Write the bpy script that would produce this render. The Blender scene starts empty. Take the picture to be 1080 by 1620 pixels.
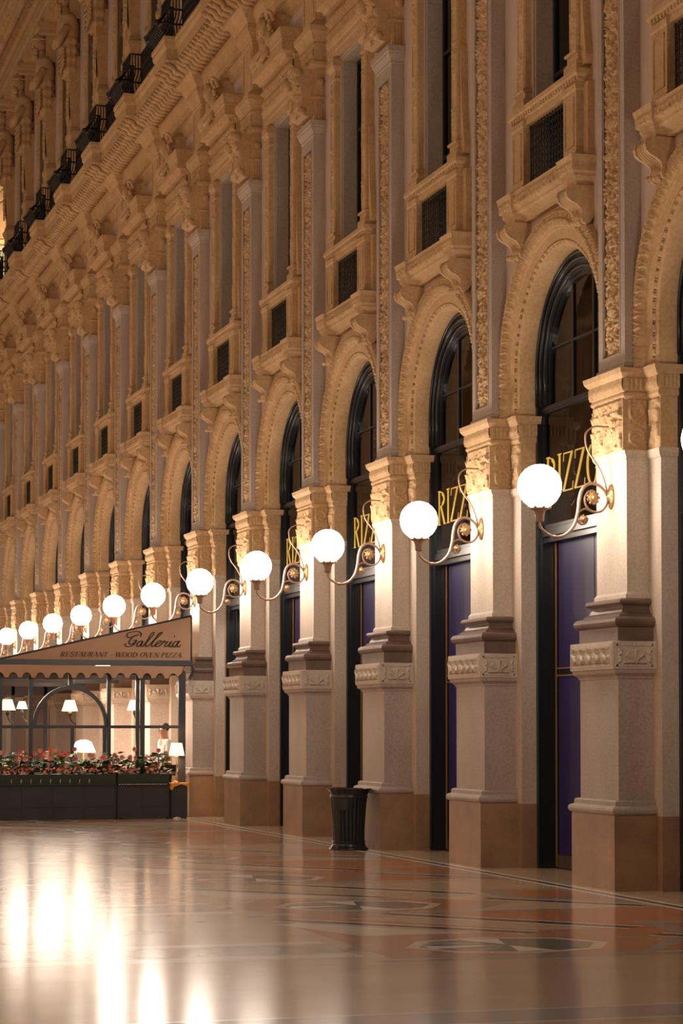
import bpy, bmesh, math, random
import numpy as np
from mathutils import Vector
random.seed(7)
C = bpy.context.scene.collection
sc = bpy.context.scene
PI = math.pi
R = math.radians

# ------------------------------------------------------------------ camera, world, exposure
cam_d = bpy.data.cameras.new('camera'); cam = bpy.data.objects.new('camera', cam_d); C.objects.link(cam)
cam.location = (0, 0, 1.65); cam.rotation_euler = (R(92.0), 0, R(-16.4215))
cam_d.sensor_fit = 'VERTICAL'; cam_d.sensor_height = 24; cam_d.lens = 3540 * 24 / 1620
cam_d.shift_x = 0; cam_d.shift_y = (1028.18 - 810) / 1620
cam_d.clip_end = 300
sc.camera = cam
sc.view_settings.view_transform = 'Standard'; sc.view_settings.look = 'None'
sc.view_settings.gamma = 1; sc.view_settings.use_curve_mapping = False
sc.view_settings.exposure = 0.42
W = bpy.data.worlds.new('night_glow'); sc.world = W; W.use_nodes = True
W.node_tree.nodes['Background'].inputs[0].default_value = (1.0, 0.79, 0.60, 1)
W.node_tree.nodes['Background'].inputs[1].default_value = 0.04
GLOBE = 36.0          # emission of the globe lamps
YC, S = 21.52, 3.94965
YB = YC + S / 2      # centre of the first bay
K0, K1 = -1, 12      # piers
BAYS = range(0, 13)  # bay j lies between pier j-1 and j

def lamp(name, kind, loc, energy, col, size=0.3, rot=None, sy=None):
    d = bpy.data.lights.new(name, kind); d.energy = energy; d.color = col
    if kind == 'AREA':
        d.shape = 'RECTANGLE'; d.size = size; d.size_y = sy or size
    else: d.shadow_soft_size = size
    o = bpy.data.objects.new(name, d); o.location = loc
    if rot: o.rotation_euler = rot
    C.objects.link(o); return o
# the globe lamps of the opposite side of the gallery
for i in range(10):
    lamp('opposite_globe_light', 'POINT', (-4.6, 6 + i * 7.9, 4.2), 255, (1, 0.82, 0.65), 0.23)
# floodlights of the upper gallery that wash the cornices from the opposite ledge
for i in range(5):
    o = lamp('ledge_floodlight', 'AREA', (-5.0, 8 + i * 15, 14.0), 128, (1, 0.75, 0.51), 1.2, None, 6)
    o.rotation_euler = (Vector((9.4, 14 + i * 15, 12.0)) - o.location).to_track_quat('-Z', 'Y').to_euler()

# ------------------------------------------------------------------ materials
def newmat(name):
    m = bpy.data.materials.new(name); m.use_nodes = True
    return m, m.node_tree, m.node_tree.nodes['Principled BSDF']
def mat(name, c1, c2=None, rough=0.6, scale=3.0, metal=0.0, bump=0.0, bscale=40, fine=None, spec=0.5, stretch=(1, 1, 1), detail=6):
    m, t, b = newmat(name); n = t.nodes; l = t.links
    b.inputs['Roughness'].default_value = rough; b.inputs['Metallic'].default_value = metal
    b.inputs['Specular IOR Level'].default_value = spec
    if c2 is None:
        b.inputs['Base Color'].default_value = (*c1, 1)
        if not bump: return m
    g = n.new('ShaderNodeNewGeometry'); mp = n.new('ShaderNodeMapping'); mp.inputs['Scale'].default_value = stretch
    l.new(g.outputs['Position'], mp.inputs['Vector'])
    if c2 is not None:
        t1 = n.new('ShaderNodeTexNoise'); t1.inputs['Scale'].default_value = scale; t1.inputs['Detail'].default_value = detail
        t1.inputs['Roughness'].default_value = 0.65
        l.new(mp.outputs[0], t1.inputs['Vector'])
        r = n.new('ShaderNodeValToRGB'); r.color_ramp.elements[0].position = 0.32; r.color_ramp.elements[1].position = 0.68
        r.color_ramp.elements[0].color = (*c2, 1); r.color_ramp.elements[1].color = (*c1, 1)
        l.new(t1.outputs['Fac'], r.inputs[0]); out = r.outputs[0]
        if fine:
            t2 = n.new('ShaderNodeTexNoise'); t2.inputs['Scale'].default_value = fine; t2.inputs['Detail'].default_value = 2
            l.new(g.outputs['Position'], t2.inputs['Vector'])
            r2 = n.new('ShaderNodeValToRGB'); r2.color_ramp.elements[0].position = 0.35; r2.color_ramp.elements[1].position = 0.6
            r2.color_ramp.elements[0].color = (0.84, 0.83, 0.81, 1); r2.color_ramp.elements[1].color = (1, 1, 1, 1)
            l.new(t2.outputs['Fac'], r2.inputs[0])
            mx = n.new('ShaderNodeMix'); mx.data_type = 'RGBA'; mx.blend_type = 'MULTIPLY'; mx.inputs[0].default_value = 1
            l.new(out, mx.inputs[6]); l.new(r2.outputs[0], mx.inputs[7]); out = mx.outputs[2]
        l.new(out, b.inputs['Base Color'])
    if bump:
        t3 = n.new('ShaderNodeTexNoise'); t3.inputs['Scale'].default_value = bscale; t3.inputs['Detail'].default_value = 4
        l.new(g.outputs['Position'], t3.inputs['Vector'])
        bp = n.new('ShaderNodeBump'); bp.inputs['Strength'].default_value = bump; bp.inputs['Distance'].default_value = 0.01
        l.new(t3.outputs['Fac'], bp.inputs['Height']); l.new(bp.outputs[0], b.inputs['Normal'])
    return m
def emit(name, col, s):
    m, t, b = newmat(name); b.inputs['Base Color'].default_value = (*col, 1)
    b.inputs['Emission Color'].default_value = (*col, 1); b.inputs['Emission Strength'].default_value = s
    return m
def glass(name, tint, refl, rough=0.02, trans=(1, 1, 1)):
    m, t, b = newmat(name); n = t.nodes; l = t.links; n.remove(b)
    tr = n.new('ShaderNodeBsdfTransparent'); tr.inputs[0].default_value = (*trans, 1)
    gl = n.new('ShaderNodeBsdfGlossy'); gl.inputs['Color'].default_value = (*tint, 1); gl.inputs['Roughness'].default_value = rough
    fr = n.new('ShaderNodeLayerWeight'); fr.inputs[0].default_value = refl
    mx = n.new('ShaderNodeMixShader'); l.new(fr.outputs['Fresnel'], mx.inputs[0]); l.new(tr.outputs[0], mx.inputs[1]); l.new(gl.outputs[0], mx.inputs[2])
    l.new(mx.outputs[0], n['Material Output'].inputs[0]); return m
MT = dict(
    ochre=mat('ochre_limestone', (0.62, 0.415, 0.225), (0.49, 0.31, 0.155), 0.75, 2.2, bump=0.25, fine=26),
    cream=mat('cream_stone', (0.66, 0.56, 0.46), (0.54, 0.44, 0.35), 0.5, 2.5, bump=0.08, fine=45, stretch=(1, 1, 0.35)),
    grey=mat('grey_pink_stone', (0.50, 0.41, 0.355), (0.41, 0.33, 0.28), 0.6, 2.0, bump=0.1, fine=40, stretch=(1, 1, 0.4)),
    pink=mat('pink_plaster', (0.58, 0.445, 0.39), (0.50, 0.38, 0.33), 0.8, 1.5, bump=0.05),
    brown=mat('brown_stone', (0.19, 0.12, 0.085), (0.13, 0.08, 0.055), 0.45, 5, bump=0.15, fine=60),
    granite=mat('speckled_granite', (0.42, 0.25, 0.145), (0.27, 0.165, 0.10), 0.42, 2.2, bump=0.1, fine=70),
    black=mat('black_paint', (0.012, 0.015, 0.02), None, 0.28),
    dark=mat('dark_iron', (0.012, 0.010, 0.009), None, 0.5),
    bronze=mat('dark_bronze', (0.10, 0.06, 0.04), (0.07, 0.045, 0.03), 0.5, 4),
    brass=mat('brass_trim', (0.55, 0.33, 0.14), None, 0.38, metal=0.7),
    purple=mat('purple_panel', (0.027, 0.021, 0.115), (0.022, 0.017, 0.095), 0.36, 2),
    gold=mat('gold_letter', (0.80, 0.58, 0.10), None, 0.4),
    copper=mat('copper_bracket', (0.40, 0.255, 0.19), (0.30, 0.185, 0.13), 0.42, 14, metal=0.35),
    ornate=mat('gilded_rosette', (0.55, 0.36, 0.17), (0.3, 0.17, 0.08), 0.45, 30, metal=0.5),
    room=mat('dark_interior', (0.035, 0.025, 0.02), None, 0.9),
    curtain=mat('brown_curtain', (0.09, 0.072, 0.065), (0.06, 0.05, 0.045), 0.9, 3),
    sheer=mat('grey_curtain', (0.55, 0.52, 0.48), (0.45, 0.42, 0.40), 0.9, 3),
    canvas=mat('tan_canvas', (0.46, 0.27, 0.17), (0.41, 0.235, 0.145), 0.85, 1.2, bump=0.1, bscale=12),
    ink=mat('dark_brown_print', (0.055, 0.03, 0.02), None, 0.8),
    steel=mat('grey_painted_steel', (0.04, 0.042, 0.048), None, 0.35),
    planter=mat('black_planter', (0.035, 0.033, 0.034), (0.025, 0.023, 0.024), 0.55, 3, bump=0.1),
    hedge=mat('dark_green_trim', (0.02, 0.03, 0.014), (0.012, 0.018, 0.01), 0.6, 20),
    leaf=mat('green_leaf', (0.05, 0.13, 0.025), (0.03, 0.075, 0.02), 0.5, 9),
    petal=mat('red_petal', (0.62, 0.05, 0.04), (0.70, 0.22, 0.17), 0.5, 11),
    leafl=mat('light_green_leaf', (0.14, 0.26, 0.04), (0.08, 0.17, 0.03), 0.45, 9),
    petalp=mat('pink_petal', (0.75, 0.36, 0.28), (0.62, 0.18, 0.14), 0.5, 11),
    shade=emit('lit_lampshade', (1.0, 0.80, 0.56), 1.0),
    globe=emit('lit_opal_globe', (1.0, 0.86, 0.72), GLOBE),
    bulb=emit('lit_ceiling_strip', (1.0, 0.78, 0.55), 14.0),
    orange=mat('orange_cloth', (0.75, 0.28, 0.03), None, 0.8),
    redseat=mat('red_leather', (0.35, 0.06, 0.04), None, 0.5),
    wicker=mat('terracotta_wicker', (0.50, 0.22, 0.12), (0.38, 0.15, 0.08), 0.7, 30),
    white=mat('white_cloth', (0.75, 0.70, 0.66), None, 0.8),
    skin=mat('skin', (0.55, 0.30, 0.20), None, 0.5),
    hair=mat('dark_hair', (0.02, 0.014, 0.01), None, 0.6),
    fresco=mat('fresco_paint', (0.62, 0.42, 0.16), (0.50, 0.30, 0.12), 0.8, 1.2),
    frescofig=mat('fresco_figure', (0.50, 0.30, 0.16), (0.40, 0.22, 0.13), 0.8, 2),
    bluegrey=mat('blue_grey_stucco', (0.10, 0.12, 0.15), (0.05, 0.06, 0.08), 0.8, 3),
    pane=glass('window_glass', (0.7, 0.7, 0.72), 0.45, 0.03, (0.72, 0.70, 0.68)),
    clear=glass('clear_glass', (1, 1, 1), 0.12, 0.01),
    upane=glass('dark_window_glass', (0.8, 0.8, 0.8), 0.5, 0.04, (0.5, 0.5, 0.5)),
)
# floor marbles (world position based)
def marble(name, c1, c2, rough, scale=1.3):
    m = mat(name, c1, c2, rough, scale, spec=0.5); t = m.node_tree; n = t.nodes; l = t.links; b = n['Principled BSDF']
    g = n.new('ShaderNodeNewGeometry'); t3 = n.new('ShaderNodeTexNoise'); t3.inputs['Scale'].default_value = 2.2; t3.inputs['Detail'].default_value = 3
    l.new(g.outputs['Position'], t3.inputs['Vector'])
    bp = n.new('ShaderNodeBump'); bp.inputs['Strength'].default_value = 0.25; bp.inputs['Distance'].default_value = 0.006
    l.new(t3.outputs['Fac'], bp.inputs['Height']); l.new(bp.outputs[0], b.inputs['Normal'])
    return m
FR = 0.15
MT.update(
    m_tan=marble('beige_marble', (0.66, 0.47, 0.31), (0.56, 0.385, 0.25), FR),
    m_light=marble('pale_marble', (0.80, 0.69, 0.58), (0.70, 0.59, 0.49), FR),
    m_grey=marble('grey_marble', (0.46, 0.38, 0.335), (0.38, 0.31, 0.27), FR),
    m_red=marble('orange_marble', (0.62, 0.27, 0.12), (0.52, 0.215, 0.095), FR),
    m_dark=marble('dark_brown_marble', (0.15, 0.085, 0.055), (0.11, 0.065, 0.045), FR),
    m_white=marble('white_marble', (0.92, 0.87, 0.78), (0.84, 0.79, 0.70), FR),
    m_green=marble('green_mosaic', (0.26, 0.24, 0.17), (0.19, 0.18, 0.13), FR, 12),
)

# ------------------------------------------------------------------ mesh builder
class MB:
    def __init__(s): s.v = []; s.f = []; s.m = []; s.smooth = []
    def add(s, vs, fs, mi=0, smooth=False):
        b = len(s.v); s.v += [tuple(p) for p in vs]
        for f in fs: s.f.append(tuple(i + b for i in f)); s.m.append(mi); s.smooth.append(smooth)
    def box(s, x0, x1, y0, y1, z0, z1, mi=0):
        v = [(x, y, z) for x in (x0, x1) for y in (y0, y1) for z in (z0, z1)]
        s.add(v, [(0, 1, 3, 2), (4, 6, 7, 5), (0, 4, 5, 1), (2, 3, 7, 6), (0, 2, 6, 4), (1, 5, 7, 3)], mi)
    def rings(s, rs, closed=False, caps=False, mi=0, smooth=False):
        n = len(rs[0]); b = len(s.v)
        for r in rs: s.v += [tuple(p) for p in r]
        m = n if closed else n - 1
        for i in range(len(rs) - 1):
            for j in range(m):
                a = b + i * n + j; c = b + i * n + (j + 1) % n
                s.f.append((a, c, c + n, a + n)); s.m.append(mi); s.smooth.append(smooth)
        if caps:
            s.f.append(tuple(b + j for j in range(n))[::-1]); s.m.append(mi); s.smooth.append(False)
            s.f.append(tuple(b + (len(rs) - 1) * n + j for j in range(n))); s.m.append(mi); s.smooth.append(False)
    def U(s, prof, xf, w, xw, mi=0, yc=0.0, cap=True):
        """moulding wrapped round a pilaster: prof = [(out, z)] bottom to top; front plane xf, half width w, wall xw"""
        rs = []
        for o, z in prof:
            rs.append([(xw, yc + w + o, z), (xf - o, yc + w + o, z), (xf - o, yc - w - o, z), (xw, yc - w - o, z)])
        s.rings(rs, mi=mi)
        if cap:
            for r, fl in ((rs[0], 0), (rs[-1], 1)):
                s.add(r, [(0, 1, 2, 3) if fl else (3, 2, 1, 0)], mi)
    def ext(s, prof, y0, y1, mi=0, closed=False, ends=False, smooth=False):
        """profile [(x,z)] extruded along y"""
        s.rings([[(x, y, z) for x, z in prof] for y in (y0, y1)], closed=closed, caps=ends, mi=mi, smooth=smooth)
    def tube(s, pts, r, seg=8, mi=0, caps=True):
        pts = [Vector(p) for p in pts]; rr = r if hasattr(r, '__len__') else [r] * len(pts)
        rs = []; up = None
        for i, p in enumerate(pts):
            t = (pts[min(i + 1, len(pts) - 1)] - pts[max(i - 1, 0)]).normalized()
            if up is None:
                up = t.orthogonal().normalized()
            up = (up - t * up.dot(t)); up = up.normalized() if up.length > 1e-6 else t.orthogonal().normalized()
            q = t.cross(up)
            rs.append([p + (up * math.cos(a) + q * math.sin(a)) * rr[i] for a in [2 * PI * k / seg for k in range(seg)]])
        s.rings(rs, closed=True, caps=caps, mi=mi, smooth=True)
    def lathe(s, prof, c, axis='z', seg=24, mi=0, smooth=True, sx=1.0, sy=1.0):
        rs = []
        for r, h in prof:
            ring = []
            for k in range(seg):
                a = 2 * PI * k / seg; u, v = r * math.cos(a) * sx, r * math.sin(a) * sy
                p = (c[0] + u, c[1] + v, c[2] + h) if axis == 'z' else ((c[0] + h, c[1] + u, c[2] + v) if axis == 'x' else (c[0] + u, c[1] + h, c[2] + v))
                ring.append(p)
            rs.append(ring)
        s.rings(rs, closed=True, caps=True, mi=mi, smooth=smooth)
    def ball(s, c, r, seg=16, rings=10, mi=0, sc_=(1, 1, 1)):
        rs = []
        for i in range(1, rings):
            t = PI * i / rings
            rs.append([(c[0] + r * sc_[0] * math.sin(t) * math.cos(2 * PI * k / seg), c[1] + r * sc_[1] * math.sin(t) * math.sin(2 * PI * k / seg), c[2] - r * sc_[2] * math.cos(t)) for k in range(seg)])
        s.rings(rs, closed=True, caps=True, mi=mi, smooth=True)
    def grid(s, P, mi=0, smooth=True):
        n, m = P.shape[:2]; b = len(s.v); s.v += [tuple(map(float, p)) for p in P.reshape(-1, 3)]
        for i in range(n - 1):
            for j in range(m - 1):
                a = b + i * m + j
                s.f.append((a, a + 1, a + m + 1, a + m)); s.m.append(mi); s.smooth.append(smooth)
    def mesh(s, name, mats, off=(0, 0, 0), recalc=True):
        me = bpy.data.meshes.new(name)
        v = np.array(s.v, dtype=float) - np.array(off) if s.v else np.zeros((0, 3))
        me.from_pydata(v.tolist(), [], s.f)
        for m in mats: me.materials.append(MT[m])
        if len(mats) > 1: me.polygons.foreach_set('material_index', s.m)
        me.polygons.foreach_set('use_smooth', s.smooth)
        bm = bmesh.new(); bm.from_mesh(me); bmesh.ops.remove_doubles(bm, verts=bm.verts, dist=1e-5)
        
        if recalc: bmesh.ops.recalc_face_normals(bm, faces=bm.faces)
        bm.to_mesh(me); bm.free()
        return me

def empty(name, loc, label, cat, group=None):
    o = bpy.data.objects.new(name, None); o.location = loc; o.empty_display_size = 0.2; C.objects.link(o)
    o['label'] = label; o['category'] = cat
    if group: o['group'] = group
    return o
def part(name, mb, mats, parent, label=None, under=None):
    """a part of the thing 'parent'; with 'under' it becomes a sub-part of that part"""
    mats = [mats] if isinstance(mats, str) else mats
    off = parent['_o'] if '_o' in parent else (0, 0, 0)
    o = bpy.data.objects.new(name, mb.mesh(name, mats, tuple(off))); C.objects.link(o); o.parent = under or parent
    if label: o['label'] = label
    return o
def single(name, mb, mats, loc, label=None, cat=None, group=None, kind=None, recalc=True):
    mats = [mats] if isinstance(mats, str) else mats
    o = bpy.data.objects.new(name, mb.mesh(name, mats, loc, recalc)); o.location = loc; C.objects.link(o)
    if label: o['label'] = label
    if cat: o['category'] = cat
    if group: o['group'] = group
    if kind: o['kind'] = kind
    return o
def thing(name, loc, label, cat, group=None):
    """parts are modelled in world coordinates; '_o' remembers the base so that they can be made local"""
    o = empty(name, loc, label, cat, group); o['_o'] = list(loc); return o
def copy_tree(o, dy, label, parent=None):
    c = o.copy(); C.objects.link(c)
    if parent is None: c.location = (o.location[0], o.location[1] + dy, o.location[2]); c['label'] = label
    else: c.parent = parent
    for ch in list(o.children): copy_tree(ch, 0, None, c)
    return c
ORD = ['first', 'second', 'third', 'fourth', 'fifth', 'sixth', 'seventh', 'eighth', 'ninth', 'tenth', 'eleventh', 'twelfth', 'thirteenth', 'fourteenth']

# ------------------------------------------------------------------ ornament height fields (0..1)
_rng = np.random.default_rng(3)
_tab = _rng.random((64, 64))
def vnoise(x, y):
    xi = np.floor(x).astype(int); yi = np.floor(y).astype(int); fx = x - xi; fy = y - yi
    fx = fx * fx * (3 - 2 * fx); fy = fy * fy * (3 - 2 * fy)
    g = lambda a, b: _tab[a % 64, b % 64]
    return (g(xi, yi) * (1 - fx) + g(xi + 1, yi) * fx) * (1 - fy) + (g(xi, yi + 1) * (1 - fx) + g(xi + 1, yi + 1) * fx) * fy
def sst(a, b, x): t = np.clip((x - a) / (b - a), 0, 1); return t * t * (3 - 2 * t)
def leafy(u, v, k=22, seed=0):
    n = vnoise(u * k + seed * 7.3, v * k * 0.8 + seed * 3.1) * 0.6 + vnoise(u * k * 2.3 + 9 + seed, v * k * 1.9) * 0.4
    rid = 1 - np.abs(2 * n - 1)
    return sst(0.45, 0.85, rid)
def spiral(u, v, cx, cy, r, turn=1):
    dx, dy = u - cx, v - cy; d = np.hypot(dx, dy); th = np.arctan2(dy, dx) * turn
    w = 0.5 + 0.5 * np.cos(2 * PI * d / (r * 0.52) - th)
    return np.where(d < r, sst(0.3, 0.7, w) * sst(r, r * 0.85, d), 0)
def h_candelabra(u, v, seed=0):
    """u across (near symmetric), v up, metres: stem, vases, masks, scrolls and leaves with drilled gaps"""
    uu = u + 0.014 * (vnoise(u * 9 + 5, v * 9) - 0.5); a = np.abs(uu)
    h = np.exp(-(a / (0.016 + 0.010 * np.sin(v * 13))) ** 2) * 0.75
    per = 0.66; m = np.floor(v / per); t = v - m * per; k = (m.astype(int) + seed) % 4
    for c_, r_, z_, g_ in ((0.110, 0.092, 0.15, 1), (0.115, 0.080, 0.355, -1)):
        h = np.maximum(h, spiral(a, t, c_, z_, r_, g_) * 0.9)
    q = np.hypot(a / 0.085, (t - 0.52) / 0.115)
    vase = (a < 0.035 + 0.06 * np.clip(np.sin((t - 0.40) * 13), 0, 1)) * (np.abs(t - 0.52) < 0.13) * 1.0
    mask = np.where(q < 1, np.sqrt(np.clip(1 - q * q, 0, 1)), 0) * (0.75 + 0.25 * np.cos(t * 90)) * (1 - 0.9 * (np.hypot((a - 0.034) / 0.018, (t - 0.545) / 0.014) < 1)) * (1 - 0.8 * (np.hypot(a / 0.03, (t - 0.475) / 0.012) < 1))
    th = np.arctan2(t - 0.42, a + 1e-6); burst = (np.hypot(a, t - 0.42) < 0.19) * (t > 0.40) * (0.35 + 0.65 * np.cos(th * 11) ** 2)
    shield = (a < 0.10 * np.sqrt(np.clip((t - 0.38) / 0.2, 0, 1))) * (t < 0.64) * 0.85
    body = np.where(k == 0, vase, np.where(k == 1, mask, np.where(k == 2, burst, shield)))
    h = np.maximum(h, body)
    lf = leafy(uu, v, 15, seed) * 0.62 * sst(0.205, 0.17, a)
    h = np.maximum(h, lf)
    pit = sst(0.60, 0.68, vnoise(a * 24 + 3 * seed, v * 24 + 11)); h = np.clip(h * (0.82 + 0.3 * vnoise(a * 50, v * 50)), 0, 1)
    return h * (1 - pit) - 0.55 * pit
def h_capital(u, v, dig=0.0):
    a = np.abs(u); rows = np.zeros_like(u)
    for z0, z1, n, ph in ((0.0, 0.24, 3.0, 0), (0.16, 0.40, 3.0, 0.5), (0.32, 0.56, 3.0, 0)):
        cell = (u / 0.26 + ph + 50) % 1 - 0.5; t = (v - z0) / (z1 - z0)
        wdt = 0.48 * np.sqrt(np.clip(t, 0, 1) * np.clip(1.1 - t, 0, 1)) * 1.9
        leaf = ((np.abs(cell) < wdt) & (t > 0) & (t < 1)) * (0.35 + 0.65 * t ** 2) * (0.75 + 0.25 * np.cos(cell * 40))
        rows = np.maximum(rows, leaf)
    pit = sst(0.60, 0.68, vnoise(u * 22 + 7, v * 15 + 3))
    h = np.clip(np.maximum(rows, leafy(a, v, 16, 2) * 0.5), 0, 1) * (0.8 + 0.3 * vnoise(a * 50, v * 50))
    return h * (1 - pit) - dig * pit
def h_leafrow(u, v, n=5, w=0.9, hgt=0.22):
    t = (u / w + 0.5) * n; c = t % 1 - 0.5; y = v / hgt - 0.5
    s_ = np.abs(c - 0.20 * np.sin(y * 2 * PI) + 0.12 * y); h = np.exp(-(s_ / 0.10) ** 4)
    s2 = np.abs(c - 0.20 * np.sin(y * 2 * PI) + 0.12 * y - 0.30); h = np.maximum(h, 0.75 * np.exp(-(s2 / 0.07) ** 4) * (0.4 + 0.6 * np.cos(y * 22) ** 2)); s3 = np.abs(c - 0.20 * np.sin(y * 2 * PI) + 0.12 * y + 0.32)
    return np.maximum(h, 0.75 * np.exp(-(s3 / 0.07) ** 4) * (0.4 + 0.6 * np.sin(y * 22) ** 2))
def h_palmette(u, v, hgt=0.22):
    y = v / hgt - 0.12; x = u / hgt; d = np.hypot(x, y); th = np.arctan2(x, y)
    fan = (d < 0.72) * (d > 0.1) * (0.5 + 0.5 * np.cos(th * 7.5)) * (np.abs(th) < 1.9)
    h = np.maximum(fan, np.exp(-((d - 0.1) / 0.06) ** 2))
    for sx in (-1, 1):
        h = np.maximum(h, np.exp(-((np.hypot(x - sx * 1.0, y - 0.55) - 0.13) / 0.07) ** 2)); h = np.maximum(h, np.exp(-((np.hypot(x - sx * 1.0, y - 0.15) - 0.12) / 0.07) ** 2))
    return h
def front_relief(mb, xf, yc, w, z0, z1, depth, hf, res=0.01, mi=0, u0=0.0):
    nu = max(8, int(2 * w / res)); nv = max(8, int((z1 - z0) / res))
    u = np.linspace(-w, w, nu); v = np.linspace(0, z1 - z0, nv); U_, V_ = np.meshgrid(u, v)
    H = hf(U_ + u0, V_); e = sst(0, 0.012, w - np.abs(U_)) * sst(0, 0.012, V_) * sst(0, 0.012, (z1 - z0) - V_)
    P = np.stack([xf - depth * H * e, yc + U_, z0 + V_], -1); mb.grid(P, mi)
def side_relief(mb, yf, xc, w, z0, z1, depth, hf, res=0.01, mi=0):
    nu = max(8, int(2 * w / res)); nv = max(8, int((z1 - z0) / res))
    u = np.linspace(-w, w, nu); v = np.linspace(0, z1 - z0, nv); U_, V_ = np.meshgrid(u, v)
    H = hf(U_, V_); e = sst(0, 0.012, w - np.abs(U_)) * sst(0, 0.012, V_) * sst(0, 0.012, (z1 - z0) - V_)
    P = np.stack([xc + U_, yf - depth * H * e, z0 + V_], -1); mb.grid(P, mi)
def arc(cx, cz, r, a0, a1, n): return [(cx + r * math.cos(R(a0 + (a1 - a0) * i / n)), cz + r * math.sin(R(a0 + (a1 - a0) * i / n))) for i in range(n + 1)]
def torus_prof(o, z0, z1, n=6):
    r = (z1 - z0) / 2; return [(o + r * math.cos(-PI / 2 + PI * i / n), (z0 + z1) / 2 + r * math.sin(-PI / 2 + PI * i / n)) for i in range(n + 1)]
# ------------------------------------------------------------------ the setting: floor
mb = MB(); FM = ['m_tan', 'm_light', 'm_grey', 'm_red', 'm_dark', 'm_white', 'm_green']
mb.box(-6.5, 11.5, -6, 96, -0.3, 0, 0); mb.f[-6:] = [f[::-1] for f in mb.f[-6:]]
def poly(pts, mi, lay):
    ar = sum(pts[i][0] * pts[(i + 1) % len(pts)][1] - pts[(i + 1) % len(pts)][0] * pts[i][1] for i in range(len(pts)))
    if ar < 0: pts = pts[::-1]
    z = 0.00009 * lay; mb.add([(x, y, z) for x, y in pts], [tuple(range(len(pts)))], mi)
def rect(x0, x1, y0, y1, mi, lay=1): poly([(x0, y0), (x1, y0), (x1, y1), (x0, y1)], mi, lay)
def strip(p, q, w, mi, lay):
    d = (Vector(q) - Vector(p)).normalized(); n_ = Vector((-d.y, d.x)) * w / 2
    poly([(p[0] + n_.x, p[1] + n_.y), (p[0] - n_.x, p[1] - n_.y), (q[0] - n_.x, q[1] - n_.y), (q[0] + n_.x, q[1] + n_.y)], mi, lay)
rect(8.72, 8.80, 2, 80, 5, 2); rect(8.80, 8.88, 2, 80, 4, 2); rect(8.88, 8.96, 2, 80, 5, 2)
rect(-6.5, 8.72, 11.85, 12.35, 2, 2); rect(-6.5, 8.72, 11.80, 11.86, 1, 3); rect(-6.5, 8.72, 12.34, 12.40, 1, 3)
for j in range(-1, 13):
    yb = 16.05 + (j + 1) * S * .995
    rect(4.9, 8.72, yb - .95, yb + S - .95, 3 if j % 2 else 0, 1)
    for y_, w_ in ((yb - .42, .13), (yb + .58, .10)): rect(-6.5, 4.75, y_ - w_, y_ + w_, 1, 3)
    rect(-6.5, 4.75, yb - .18, yb + .36, 2, 2); rect(4.75, 8.72, yb - .98, yb - .80, 2, 3); rect(4.75, 8.72, yb - .80, yb - .76, 1, 3)
    # medallion in its pointed orange field
    poly([(4.75, yb), (5.3, yb - .80), (6.9, yb - .80), (7.55, yb), (6.9, yb + .80), (5.3, yb + .80)], 2, 4)
    poly([(4.88, yb), (5.35, yb - .70), (6.82, yb - .70), (7.35, yb), (6.82, yb + .70), (5.35, yb + .70)], 3, 5)
    poly([(6.05 + .82 * math.cos(2 * PI * i / 8), yb + .64 * math.sin(2 * PI * i / 8)) for i in range(8)], 1, 6)
    poly([(6.05 + .71 * math.cos(2 * PI * i / 8), yb + .54 * math.sin(2 * PI * i / 8)) for i in range(8)], 6, 7)
    P_ = lambda r, t: (6.05 + r * math.cos(t), yb + r * .74 * math.sin(t))
    for i in range(8):
        a = 2 * PI * i / 8 + .1
        if i in (2, 3, 4, 5, 6): poly([P_(0.05, a), P_(.66, a - .25), P_(.70, a + .22)], 5 if i % 2 == 0 else 2, 8)
    # oblique bars between the medallions
    for (p_, q_) in (((4.95, yb + 2.6), (6.6, yb + .9)), ((6.0, yb + 3.0), (7.6, yb + 1.1)), ((7.5, yb + .5), (8.6, yb - .75))):
        for wd, mi_, ly in ((0.30, 5, 4), (0.20, 4, 5)): strip(p_, q_, wd, mi_, ly + 3)
    poly([(5.2, yb + 1.0), (6.2, yb + 1.0), (5.0, yb + 2.3), (4.8, yb + 2.2)], 1, 5); poly([(6.7, yb + 1.1), (7.4, yb + 1.1), (6.1, yb + 2.7), (5.5, yb + 2.6)], 0, 5)
    poly([(7.7, yb + .3), (8.7, yb - .5), (8.7, yb + 1.6), (7.8, yb + 1.7)], 2, 4); poly([(7.9, yb + .5), (8.6, yb + .0), (8.6, yb + 1.35), (8.0, yb + 1.45)], 3, 5)
    poly([(1.2, yb + 1.8), (2.5, yb + 1.0), (3.8, yb + 1.8), (2.5, yb + 2.6)], 2, 4)
single('floor', mb, FM, (0, 0, 0), kind='structure', recalc=False)

# opposite side of the gallery, the near and far ends (seen only as reflections and through the restaurant glass)
def wall(name, boxes, m):
    b_ = MB()
    for q in boxes: b_.box(*q)
    return single(name, b_, m, (0, 0, 0), kind='structure')
bx = [(-6.6, -6.3, -6, 96, 0, 24)]
for i in range(25):
    y_ = -5 + i * S; bx += [(-6.3, -6.0, y_ - .5, y_ + .5, 0, 13.6)]
bx += [(-6.3, -5.5, -6, 96, 13.6, 14.4), (-6.3, -6.0, -6, 96, 5.1, 5.4), (-6.3, -6.0, -6, 96, 7.6, 7.9)]
wall('wall_left', bx, 'ochre')
wall('wall_front', [(-6.6, 12, -6.4, -6, 0, 24)], 'ochre')
wall('wall_back', [(-6.6, 12, 95.6, 96, 0, 34)] + [(x, x + .9, 95.2, 95.6, 0, 22) for x in (-5, -1.5, 2, 5.5, 9)], 'ochre')
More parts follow.
